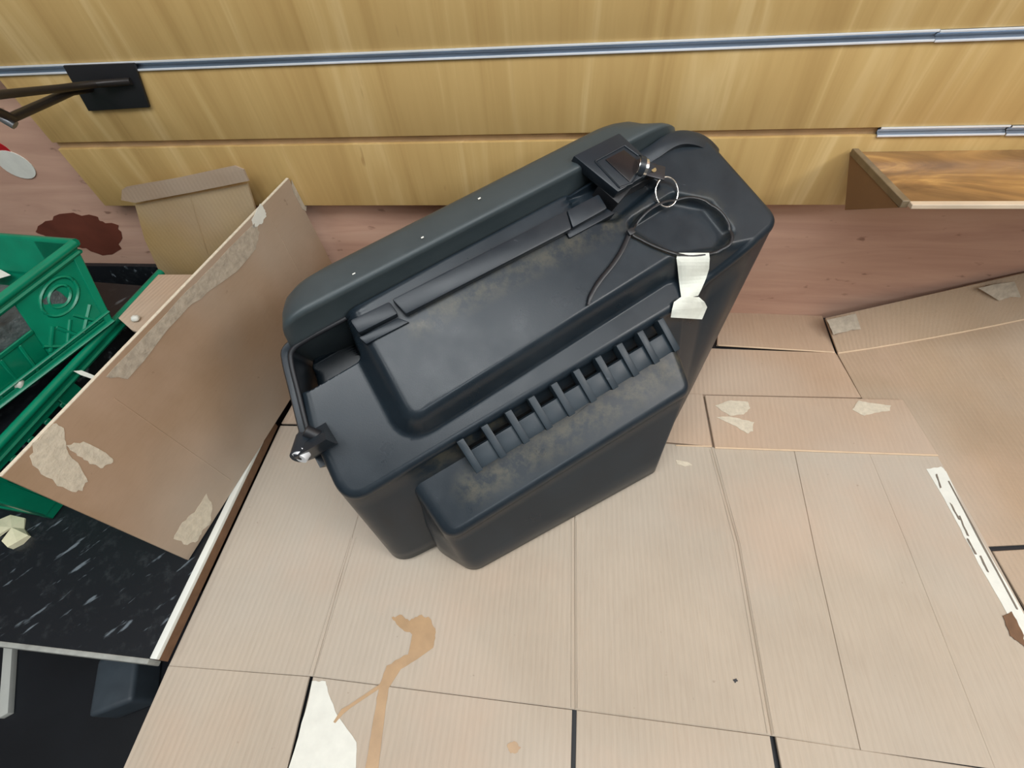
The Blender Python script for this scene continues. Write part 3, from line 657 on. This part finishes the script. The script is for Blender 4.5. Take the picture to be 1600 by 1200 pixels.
def slope_bar(name, x0, x1, t0, t1, h0, h1, mat, bev=0.0006):
    A = np.array([0, top_y, top_z]); q = [(x0, t0), (x1, t0), (x1, t1), (x0, t1)]
    pt = lambda x, t, h: A + sl * t + np.array([x, 0, 0]) + sl_n * h
    return MB().hexa([pt(x, t, h0) for x, t in q], [pt(x, t, h1) for x, t in q]).build(name, mat, sh, bevel=bev, seg=1)
slope_bar('sloping_face', xs + 0.004, xR, 0.04, 0.985, 0.0, 0.003, PICT)['label'] = 'glossy golden brown face'
slope_bar('edge_trim', xs - 0.001, xs + 0.007, 0.02, 1.0, -0.002, 0.006, simple('brushed_grey_trim', lin(128, 112, 88), 0.4, 0.2, 0.2, 60))
slope_bar('front_lip', xs + 0.006, xR, 0.99, 1.05, 0.0, 0.005, simple('pale_lip', lin(205, 185, 160), 0.4, 0, 0.08))
# ================================================================== the black motorcycle pannier
U = np.array([.792, .601, .105]); U /= np.linalg.norm(U)
W = np.array([.259, -.486, .835]); W -= U * (U @ W); W /= np.linalg.norm(W)
V = np.cross(U, W)
if V[2] > 0: V = -V
bl = onz((740, 890)); bn = np.array([.254, -.382, 0])
A0 = on_plane((720, 848), bl, bn)                      # block's top front edge
BO = 0.05 * S                                          # step from block top to plate
ORG = on_plane((452, 548), A0 + W * BO, W)             # local origin at the seam's left end, w = 0 is the lower plate
def loc_w(px, w): p = on_plane(px, ORG + W * w, W) - ORG; return np.array([p @ U, p @ V])
def loc_v(px, v): p = on_plane(px, ORG + V * v, V) - ORG; return np.array([p @ U, p @ W])
def L2W(u, v, w): return ORG + U * u + V * v + W * w
def l2w(A): A = np.asarray(A); return ORG + A[:, :1] * U + A[:, 1:2] * V + A[:, 2:3] * W
pn = thing('motorcycle_pannier', 'scuffed black plastic motorcycle pannier case with handle, latch and ribs on the cardboard', 'case', (*onz((820, 700))[:2], 0.0))
HB = 0.030
cor = [loc_w((452, 547), 0), np.array([0.549, 0.0005]), loc_w((1227, 344), HB), loc_w((1075, 476), 0), loc_w((538, 800), 0), loc_w((480, 672), 0)]
rad = [0.010, 0.040, 0.022, 0.016, 0.028, 0.06]
NA, NE = 12, 66
out = ring(cor, rad, NA, NE)
bulge = ring([loc_w((536, 478), HB), loc_w((639, 672), HB), loc_w((1052, 412), HB), loc_w((1300, 360), HB), loc_w((1190, 110), HB)], [0.012, 0.02, 0.02, 0.01, 0.01], 6, 3)
hollow = ring([loc_w(p, HB) for p in [(968, 352), (1052, 300), (1112, 312), (1152, 362), (1128, 392), (1058, 402)]], [0.012, 0.014, 0.012, 0.012, 0.014, 0.012], 6, 2)
recess = ring([loc_w(p, 0) for p in [(420, 560), (538, 494), (566, 560), (470, 616)]], [0.006, 0.004, 0.010, 0.006], 5, 2)
nook = ring([loc_w(p, HB) for p in [(880, 300), (985, 262), (1040, 288), (965, 348), (905, 352)]], [0.008] * 5, 5, 2)
def prof(x):
    x = np.clip(x, 0, 1); lo = 0.2; k = 1.5
    return np.where(x < lo, k * x * x / (2 * lo), np.where(x < 0.5, k * (x - lo / 2), 1 - (1 - k * (0.5 - lo / 2)) * ((1 - x) / 0.5) ** 1.875))
def topw(P):
    P = np.asarray(P)
    h = HB * prof((0.017 - sdpoly(P, bulge)) / 0.029)
    h = h - 0.011 * sm((-sdpoly(P, hollow) + 0.002) / 0.012)
    h = h - 0.085 * sm((-sdpoly(P, recess) + 0.002) / 0.010)
    h = h - 0.010 * sm((-sdpoly(P, nook)) / 0.008)
    return h
def offset_in(R, d):
    t = np.roll(R, -1, 0) - np.roll(R, 1, 0); t /= np.linalg.norm(t, axis=1)[:, None]
    n = np.stack([-t[:, 1], t[:, 0]], 1); c = R.mean(0)
    if ((c - R) * n).sum() < 0: n = -n
    return R + n * (np.asarray(d)[:, None] if np.ndim(d) else d)
RF0 = 0.011
RF = np.where(np.abs(out[:, 1] - cor[0][1]) < 0.012, 0.003, RF0) * 1.0
for _ in range(6): RF = (np.roll(RF, 1) + RF + np.roll(RF, -1)) / 3
bot_px = [(575, 690), (990, 470), (1082, 606), (1048, 672), (620, 889), (594, 824)]
botz = 0.0006
bring = ring([onz(p, botz)[:2] for p in bot_px], [0.02, 0.03, 0.02, 0.02, 0.035, 0.03], NA, NE)
bot3 = np.concatenate([bring, np.full((len(bring), 1), botz)], 1)
rings = []
side_top = l2w(np.concatenate([out, (topw(offset_in(out, RF)) - RF)[:, None]], 1))
low = np.concatenate([offset_in(bring, 0.007), np.full((len(bring), 1), botz)], 1)
mid0 = bot3.copy(); mid0[:, 2] = 0.010
rings += [low, mid0]
for k in range(1, 9): rings.append(mid0 + (side_top - mid0) * (k / 8))
for k in range(1, 6):
    a = k / 5 * PI / 2; R_ = offset_in(out, RF * (1 - math.cos(a)))
    rings.append(l2w(np.concatenate([R_, (topw(offset_in(out, RF)) - RF + RF * math.sin(a))[:, None]], 1)))
R0 = offset_in(out, RF); cen = R0.mean(0); NR = 150
inner = []
for k in range(1, NR):
    R_ = R0 + (cen - R0) * (k / NR); inner.append(np.concatenate([R_, topw(R_)[:, None]], 1)); rings.append(l2w(inner[-1]))
v, f = loft(rings)
body = mesh('body_shell', v, f, BLACK, pn, smooth=50)
# dirt where the photograph shows it: along the handle and round the recess
loc = (np.array(v) - ORG); lu, lv = loc @ U, loc @ V; P2 = np.stack([lu, lv], 1)
hl = [loc_w((650, 505), HB), loc_w((960, 345), HB)]
def segd(P, a, b):
    e_ = b - a; t = np.clip(((P - a) @ e_) / (e_ @ e_), 0, 1); return np.linalg.norm(P - a - t[:, None] * e_, axis=1)
dirt = np.clip(1 - segd(P2, *hl) / 0.022, 0, 1) * 0.9
dirt = np.maximum(dirt, 0.45 * np.clip(1 - np.abs(sdpoly(P2, hollow)) / 0.012, 0, 1))
wl = loc @ W
dirt = np.maximum(dirt, 0.9 * np.clip(1 - segd(P2, loc_w((660, 720), -0.01), loc_w((800, 650), -0.01)) / 0.03, 0, 1) * (wl < -0.008))
at = body.data.attributes.new('dirt', 'FLOAT', 'POINT'); at.data.foreach_set('value', dirt.astype(np.float32))
# stepped block in front of the plate
tc = [loc_w(p, -BO) for p in [(640, 765), (701, 853), (1088, 612), (1070, 540)]]
tc[0] = tc[0] - np.array([0, 0.03]); tc[3] = tc[3] - np.array([0, 0.03])
tr = [0.014, 0.022, 0.020, 0.012]
bo_px = [(664, 850), (741, 897), (1022, 741), (1046, 660)]
tring = ring(tc, tr, 12, 30); bri = ring([onz(p, botz)[:2] for p in bo_px], [0.02, 0.024, 0.014, 0.02], 12, 30)
b3 = np.concatenate([bri, np.full((len(bri), 1), botz)], 1); b2 = np.concatenate([offset_in(bri, 0.006), np.full((len(bri), 1), botz)], 1)
b3[:, 2] = 0.008
RB = 0.013; stop = l2w(np.concatenate([tring, np.full((len(tring), 1), -BO - RB)], 1))
rings = [b2, b3]
for k in range(1, 9):
    t_k = k / 8; g = max(0.0, (t_k - 0.25) / 0.75); r_ = b3 + (stop - b3) * t_k; r_[:, :2] = b3[:, :2] + (stop - b3)[:, :2] * (0.06 * t_k + 0.94 * g); rings.append(r_)
for k in range(1, 6):
    a = k / 5 * PI / 2
    rings.append(l2w(np.concatenate([offset_in(tring, RB * (1 - math.cos(a))), np.full((len(tring), 1), -BO - RB + RB * math.sin(a))], 1)))
R0b = offset_in(tring, RB); cb = R0b.mean(0)
for k in range(1, 40):
    R_ = R0b + (cb - R0b) * (k / 40); rings.append(l2w(np.concatenate([R_, np.full((len(R_), 1), -BO)], 1)))
v, f = loft(rings)
blk = mesh('stepped_block', v, f, BLACK, pn, smooth=50)
loc = np.array(v) - ORG; P2 = np.stack([loc @ U, loc @ V], 1); wl = loc @ W
d_ = segd(P2, loc_w((740, 760), -BO), loc_w((1060, 565), -BO))
dirt = np.clip(1.15 - d_ / 0.026, 0, 1) * (wl > -BO - 0.006)
at = blk.data.attributes.new('dirt', 'FLOAT', 'POINT'); at.data.foreach_set('value', dirt.astype(np.float32))
# ribs and webs hung between plate and block
rt0, rt1 = np.array([*loc_w((719, 689), 0.000), 0.000]), np.array([*loc_w((1030, 501), 0.000), 0.000])
rb0, rb1 = np.array([*loc_w((749, 736), -0.006), -0.006]), np.array([*loc_w((1056, 548), -0.006), -0.006])
ud = (rt1 - rt0) / np.linalg.norm(rt1 - rt0)
dn = (rb0 - rt0); dn /= np.linalg.norm(dn); nrm = np.cross(ud, dn); nrm /= np.linalg.norm(nrm)
if nrm[2] < 0: nrm = -nrm
def rp(s, t, h): 
    p = (rt0 + (rt1 - rt0) * s) * (1 - t) + (rb0 + (rb1 - rb0) * s) * t + nrm * h
    return L2W(*p)
NRB = 10; hw = 0.0155
def rhex(s0, s1, t0, t1, h0, h1, name, parent, mat, bev):
    q = [(s0, t0), (s1, t0), (s1, t1), (s0, t1)]
    return MB().hexa([rp(s, t, h0) for s, t in q], [rp(s, t, h1) for s, t in q]).build(name, mat, parent, bevel=bev, seg=2)
PLAIN = plastic('black_rib_plastic', (0.017, 0.027, 0.036, 1), (0.036, 0.052, 0.064, 1), 0.34, False)
for k in range(NRB):
    s = k / (NRB - 1); rhex(s - hw, s + hw, -0.04, 1.0, -0.012, 0.0045, 'rib', pn, PLAIN, 0.0010)
for k in range(NRB - 1):
    s = k / (NRB - 1); rhex(s + hw * 0.8, s + 1 / (NRB - 1) - hw * 0.8, 0.38, 0.97, -0.010, 0.0005, 'web', pn, PLAIN, 0.0007)
rhex(-hw, 1 + hw, -0.02, 0.9, -0.036, -0.020, 'rib_backing', pn, simple('rib_hole_shade', (0.006, 0.006, 0.006, 1), 0.95, spec=0.05), 0)  # near-black backing paints the shade inside the rib holes
# lid: lofted back from the seam plane; each ring is (u range, w range)
uR = loc_w((1128, 240), HB)[0]
def uv(px, w): return loc_w(px, w)
wb0 = -0.30
def lring(v_, ul, ur, wt_, wbm, rl_, rr_):
    c = [(ul, wbm), (ur, wbm), (ur, wt_), (ul, wt_)]
    R_ = ring(c, [0.02, 0.02, rr_, rl_], 14, 24)
    return l2w(np.stack([R_[:, 0], np.full(len(R_), v_), R_[:, 1]], 1))
vs0 = 0.0
lr = [lring(0.0005, 0.012, 0.536, 0.006, wb0 + 0.01, 0.02, 0.03),
      lring(-0.0005, 0.003, 0.540, 0.0135, wb0, 0.026, 0.030),
      lring(-0.0020, 0.001, 0.540, 0.0150, wb0, 0.028, 0.032),
      lring(-0.0100, 0.006, 0.530, 0.0445, wb0, 0.034, 0.052),
      lring(-0.0115, 0.007, 0.527, 0.0478, wb0, 0.034, 0.054),
      lring(-0.0140, 0.008, 0.524, 0.0495, wb0, 0.034, 0.056),
      lring(-0.0180, 0.010, 0.519, 0.0490, wb0, 0.034, 0.056),
      lring(-0.0300, 0.014, 0.502, 0.0425, wb0 + 0.02, 0.034, 0.056),
      lring(-0.0415, 0.022, 0.490, 0.0372, wb0 + 0.05, 0.034, 0.052),
      lring(-0.0480, 0.032, 0.482, 0.0322, wb0 + 0.06, 0.034, 0.056),
      lring(-0.0525, 0.046, 0.474, 0.0240, wb0 + 0.08, 0.034, 0.050),
      lring(-0.0555, 0.062, 0.464, 0.0100, wb0 + 0.10, 0.034, 0.040)]
v, f = loft(lr)
v = np.array(v); v[:, 2] = np.maximum(v[:, 2], 0.0006); v[:, 1] = np.minimum(v[:, 1], YS - 0.002)
lid = mesh('lid', v, f, BLACK_LID, pn, smooth=50)
# flange of the lid that laps round both ends of the body
def flange(name, path, th, drop):
    P = np.array([p[:2] for p in path]); n = len(P); t = np.gradient(P, axis=0); t /= np.linalg.norm(t, axis=1)[:, None]
    nr = np.stack([t[:, 1], -t[:, 0]], 1)
    if (((R0.mean(0) - P) * nr).sum()) > 0: nr = -nr
    q = []
    for i in range(n):
        w_ = path[i][2]; a = P[i]; b = P[i] + nr[i] * th
        q += [L2W(*a, w_ - drop), L2W(*a, w_ - 0.001), L2W(*(a * 0.75 + b * 0.25), w_), L2W(*(a * 0.2 + b * 0.8), w_), L2W(*b, w_ - 0.002), L2W(*b, w_ - drop)]
    f = [[i * 6 + k, i * 6 + (k + 1) % 6, (i + 1) * 6 + (k + 1) % 6, (i + 1) * 6 + k] for i in range(n - 1) for k in range(6)] + [list(range(6))[::-1], [(n - 1) * 6 + k for k in range(6)]]
    return mesh(name, q, f, BLACK2, lid, smooth=40)
def smooth2(pts, n=5):
    P = [np.array(p, float) for p in pts]; o_ = []
    for i in range(len(P) - 1):
        p0, p1, p2, p3 = P[max(i - 1, 0)], P[i], P[i + 1], P[min(i + 2, len(P) - 1)]
        for k in range(n):
            t = k / n; o_.append(0.5 * ((2 * p1) + (-p0 + p2) * t + (2 * p0 - 5 * p1 + 4 * p2 - p3) * t * t + (-p0 + 3 * p1 - 3 * p2 + p3) * t ** 3))
    return o_ + [P[-1]]
flange('lid_flange', smooth2([(*loc_w(p, w_), w_) for p, w_ in [((520, 506), 0.008), ((480, 528), 0.004), ((453, 545), -0.001), ((451, 562), -0.004), ((463, 612), -0.008), ((478, 672), -0.010), ((484, 690), -0.012)]]), 0.008, 0.13)
flange('lid_flange', smooth2([(*loc_w(p, w_), w_) for p, w_ in [((1004, 260), 0.028), ((1030, 245), 0.034), ((1052, 230), 0.038), ((1070, 224), 0.038), ((1092, 227), 0.034), ((1110, 237), 0.026), ((1123, 250), 0.014)]]), 0.018, 0.05)
# dark gasket line of the seam
sg = [L2W(*loc_w(p, w_), w_) for p, w_ in [((487, 690), -0.008), ((479, 665), -0.006), ((466, 612), -0.004), ((455, 566), 0.0), ((458, 546), 0.003), ((480, 530), 0.007), ((520, 508), 0.0105), ((600, 466), 0.0135), ((700, 412), 0.0135), ((890, 311), 0.0135)]]
MB().tube(smooth2(sg, 4), 0.0028, 8).build('seam_gasket', BLACK_DEEP, pn, smooth=60)
# carry handle: two mounts and a bar
def lbox(name, px4, w0, w1, mat, parent, bev=0.002, taper=0.0):
    P = [loc_w(p, w1) for p in px4]; c = sum(P) / 4
    return MB().hexa([L2W(*(p + (p - c) * taper), w0) for p in P], [L2W(*p, w1) for p in P]).build(name, mat, parent, bevel=bev, seg=2)
hw1 = HB + 0.013
hd = lbox('handle', [(612, 467), (885, 328), (894, 357), (634, 491)], HB + 0.000, hw1, BLACK2, pn, 0.0025)
lbox('handle_mount', [(546, 500), (608, 470), (622, 490), (560, 521)], 0.0, hw1 - 0.001, BLACK2, hd, 0.003)
lbox('mount_step', [(560, 527), (622, 496), (640, 503), (572, 538)], 0.0, HB + 0.004, BLACK2, hd, 0.002)
lbox('handle_mount', [(886, 328), (936, 302), (950, 325), (895, 356)], HB - 0.012, hw1 - 0.001, BLACK2, hd, 0.003)
lbox('mount_step', [(884, 361), (950, 326), (962, 333), (890, 372)], HB - 0.012, HB + 0.004, BLACK2, hd, 0.002)
# latch over the seam
WL = HB + 0.026
def lq(pts, w): return [loc_w(p, w) for p in pts]
lt = lbox('latch', [(896, 243), (968, 207), (1028, 262), (966, 300)], WL - 0.016, WL, BLACK2, pn, 0.0022)
lbox('latch_foot', [(934, 290), (968, 300), (990, 290), (966, 318)], HB - 0.010, WL - 0.014, BLACK_DEEP, lt, 0.001)
lbox('latch_base', [(912, 250), (970, 222), (1036, 268), (975, 300)], HB - 0.012, WL - 0.015, BLACK_DEEP, lt, 0.001)
fr = MB(); FQ = lq([(930, 252), (976, 227), (1010, 252), (988, 286), (968, 293)], WL + 0.0006)
for i in range(5):
    a, b = FQ[i], FQ[(i + 1) % 5]; fr.tube([L2W(*a, WL + 0.0004), L2W(*b, WL + 0.0004)], 0.0011, 6)
fr.build('raised_border', BLACK2, lt, smooth=60)
lbox('latch_plate', [(946, 249), (975, 234), (1004, 256), (984, 284)], WL - 0.001, WL + 0.0012, simple('gloss_black', (0.012, 0.010, 0.011, 1), 0.25), lt, 0.0006)['label'] = 'glossy black inset plate'
# lock barrel
kc = np.array([*loc_w((1003, 262), WL - 0.001), WL - 0.001]); kax = (U * 0.72 + V * 0.55 - W * 0.1); kax /= np.linalg.norm(kax)
kp = L2W(*kc)
mb = MB(); mb.tube([kp - kax * 0.008, kp + kax * 0.0035], 0.0105, 20); mb.build('lock_barrel', CHROME, lt, smooth=40)
mb = MB(); mb.tube([kp - kax * 0.007, kp - kax * 0.0005], 0.0118, 20); mb.build('barrel_housing', BLACK2, lt, smooth=40)
# hinge at the left end
def onU(px, u): return on_plane(px, ORG + U * u, U)
uh = loc_w((500, 700), 0)[0] - 0.016
hp = onU((468, 713), uh); hp = hp - np.array(Vector(ray(468, 713)).normalized()) * 0.011; hup = onU((480, 662), uh)
ha = V * 0.62 + W * 0.62 - U * 0.25; ha /= np.linalg.norm(ha)
hi = MB().tube([hp - ha * 0.022 + U * 0.004, hp + ha * 0.0005 ], 0.0092, 18).build('hinge', BLACK2, pn, smooth=40)
hq_ = [onU(p, uh) for p in [(480, 650), (508, 660), (520, 728), (500, 731), (492, 716), (478, 721), (459, 716), (457, 703), (467, 672)]]
mb = MB(); n_ = len(hq_); mb.add(hq_ + [p + U * 0.034 for p in hq_], [list(range(n_))[::-1], [n_ + i for i in range(n_)]] + [[i, (i + 1) % n_, n_ + (i + 1) % n_, n_ + i] for i in range(n_)])
mb.build('hinge_leaf', BLACK2, hi)
for k, (pa, pb) in enumerate((((488, 672), (506, 668)), ((492, 684), (510, 679)), ((500, 722), (516, 716)))):
    MB().tube([onU(pa, uh) - U * 0.0006, onU(pb, uh) - U * 0.0006], 0.0011, 6).build('hinge_rib', BLACK2, hi, smooth=60)
MB().tube([hp - ha * 0.003 + U * 0.004, hp + ha * 0.0025 ], 0.0078, 18).build('hinge_pin', ALU_LIP, hi, smooth=40)['label'] = 'steel hinge pin end'
MB().tube([hp - ha * 0.002 + U * 0.004, hp + ha * 0.0031 ], 0.0026, 6).build('pin_socket', BLACK_DEEP, hi)
MB().tube([hp + U * 0.016 - W * 0.004 - V * 0.02, hp + U * 0.026 - W * 0.010 - V * 0.004], 0.006, 12).build('hinge_knuckle', BLACK_DEEP, hi, smooth=40)
# white scuffs on the lid and corners
for i, (p, lift, sz) in enumerate([((660, 371), 0.0485, 0.0016), ((749, 310), 0.0415, 0.0018), ((553, 428), 0.0445, 0.0018)]):
    a = loc_w(p, lift + 0.0012); MB().box(L2W(*a, lift + 0.0012), sz * 1.8, sz * 0.8, 0.0006, (U, V, W)).build('paint_chip', WHITEP, lid)
# ------------------------------------------------------------------ key, ring, cable tie, tape
kyc = kp + kax * 0.004
ky = thing('key', 'flat dark key in the latch lock of the black case', 'key', kyc)
k2 = kyc + kax * 0.025; sdw = np.cross(kax, W); sdw /= np.linalg.norm(sdw)
MB().box((kyc + k2) / 2, 0.025, 0.0165, 0.0022, (kax, sdw, np.cross(kax, sdw))).build('key_head', simple('dark_key', (0.05, 0.05, 0.055, 1), 0.3, 0.7), ky, bevel=0.0008)
MB().tube([kyc + kax * 0.010 + W * 0.0005, kyc + kax * 0.010 + W * 0.0024], 0.003, 14).build('rivet', BRASS, ky, smooth=40)
rc_ = loc_w((1043, 299), HB + 0.006); rx = loc_w((1068, 297), HB + 0.006) - rc_; rad_ = 0.0155
rn = [L2W(*(rc_ + np.array([math.cos(a), math.sin(a)]) * rad_), HB + 0.004 - 0.006 * math.sin(a)) for a in np.linspace(0, 2 * PI, 41)[:-1]]
tag(MB().tube(rn, 0.0012, 8, closed=True).build('key_ring', CHROME, None, smooth=60, center=True), 'thin steel split ring hanging from the key head', 'key ring')
tl = [(985, 366), (994, 350), (1012, 330), (1040, 316), (1075, 310), (1105, 318), (1128, 338), (1140, 362), (1138, 382), (1118, 393), (1088, 399), (1056, 398), (1025, 388), (1000, 376)]
def smooth_path(P, n=4, closed=False):
    P = [np.asarray(p) for p in P]; m = len(P); o_ = []
    for i in range(m if closed else m - 1):
        p0, p1, p2, p3 = P[(i - 1) % m if closed else max(i - 1, 0)], P[i], P[(i + 1) % m], P[(i + 2) % m if closed else min(i + 2, m - 1)]
        for k in range(n):
            t = k / n; o_.append(0.5 * ((2 * p1) + (-p0 + p2) * t + (2 * p0 - 5 * p1 + 4 * p2 - p3) * t * t + (-p0 + 3 * p1 - 3 * p2 + p3) * t ** 3))
    if not closed: o_.append(P[-1])
    return o_
TIE = simple('black_nylon', (0.014, 0.015, 0.018, 1), 0.35)
def drape(px, closed, lift, n=5):
    uvp = np.array(smooth_path([loc_w(p, HB) for p in px], n, closed)); w_ = np.full(len(uvp), -1.0)
    for da in range(9):
        d = np.array([math.cos(da * PI / 4), math.sin(da * PI / 4)]) * (0.005 if da < 8 else 0)
        w_ = np.maximum(w_, topw(uvp + d))
    return [L2W(a_[0], a_[1], h_ + lift) for a_, h_ in zip(uvp, w_)]
pts = drape(tl, True, 0.0036)
ct = thing('cable_tie', 'black nylon cable tie looped loosely beside the latch of the case', 'cable tie', pts[0])
MB().tube(pts, 0.0019, 6, closed=True, flat=0.7).build('loop', TIE, ct, smooth=60)
hq = loc_w((982, 366), HB); MB().box(L2W(*hq, HB + 0.0056), 0.008, 0.007, 0.006, (U, V, W)).build('head', TIE, ct, bevel=0.0008)
tp = drape([(980, 370), (970, 392), (955, 415), (935, 440), (922, 462), (917, 478)], False, 0.0036, 4)
MB().tube(tp, [0.0030] * 14 + [0.0026] * 4 + [0.0018] * 3, 6, flat=0.6).build('tail', TIE, ct, smooth=60)
# masking tape folded over the tie and down the side of the case
from mathutils.bvhtree import BVHTree
bm = bmesh.new(); bm.from_mesh(body.data); bvh = BVHTree.FromBMesh(bm); bo = origin_of(body)
def hit(px, lift=0.0012):
    d = Vector(ray(*px)).normalized(); h = bvh.ray_cast(V3(CAM - bo), d)
    p = np.array(h[0]) + bo
    return p + np.array(h[1]) * lift
def tapeq(name, L_, R_, parent, lift):
    """strip between a left and a right pixel polyline, draped on the case"""
    sub_ = lambda P_: [np.array(P_[i], float) + (np.array(P_[i + 1], float) - np.array(P_[i], float)) * k / 3 for i in range(len(P_) - 1) for k in range(3)] + [np.array(P_[-1], float)]
    L_, R_ = sub_(L_), sub_(R_)
    n = len(L_); m = 9; D = np.zeros((n, m)); dirs = {}
    for i in range(n):
        for k in range(m):
            t = k / (m - 1); px = L_[i] * (1 - t) + R_[i] * t
            d = np.array(Vector(ray(*px)).normalized()); dirs[i, k] = d; D[i, k] = np.linalg.norm(hit(px, 0) - CAM)
    pad = np.pad(D, 1, mode='edge'); mn = np.min([pad[a_:a_ + n, b_:b_ + m] for a_ in range(3) for b_ in range(3)], axis=0)
    for _ in range(2):
        pad = np.pad(mn, 1, mode='edge'); mn = np.minimum(D, np.mean([pad[a_:a_ + n, b_:b_ + m] for a_ in range(3) for b_ in range(3)], axis=0))
    v = [CAM + dirs[i, k] * (mn[i, k] - lift - 0.0004 * math.sin(i * 0.8 + k * 0.6)) for i in range(n) for k in range(m)]
    top_ = list(v); back_ = [p + np.array(Vector(p - CAM).normalized()) * 0.0006 for p in v]; N = len(v); f = []
    for i in range(n - 1):
        for k in range(m - 1):
            a = i * m + k; f += [[a, a + 1, a + m + 1, a + m], [N + a + m, N + a + m + 1, N + a + 1, N + a]]
    edge = [k for k in range(m)] + [i * m + m - 1 for i in range(1, n)] + [(n - 1) * m + k for k in range(m - 2, -1, -1)] + [i * m for i in range(n - 2, 0, -1)]
    for i in range(len(edge)):
        a, b = edge[i], edge[(i + 1) % len(edge)]; f.append([a, b, N + b, N + a])
    return mesh(name, top_ + back_, f, TAPE, parent)
tpr = thing('masking_tape', 'white masking tape stuck down the front corner of the black case', 'tape', hit((1078, 460)))
tapeq('upper_strip', [(1058, 395), (1057, 404), (1059, 420), (1061, 440), (1063, 455), (1065, 468)], [(1108, 395), (1109, 404), (1108, 420), (1103, 436), (1096, 452), (1091, 462)], tpr, 0.0034)
tapeq('lower_strip', [(1064, 464), (1053, 472), (1050, 484), (1048, 496)], [(1092, 464), (1101, 472), (1105, 480), (1097, 499)], tpr, 0.0050)
MB().tube([hit((1069, 495), 0) - np.array(Vector(ray(1069, 495)).normalized()) * 0.0066, hit((1085, 492), 0) - np.array(Vector(ray(1085, 492)).normalized()) * 0.0066], 0.0006, 6).build('torn_slit', BLACK_DEEP, tpr)
bm.free()
for o in list(bpy.data.objects):
    if o.type == 'MESH' and not o.data.polygons: print('EMPTY MESH', o.name)
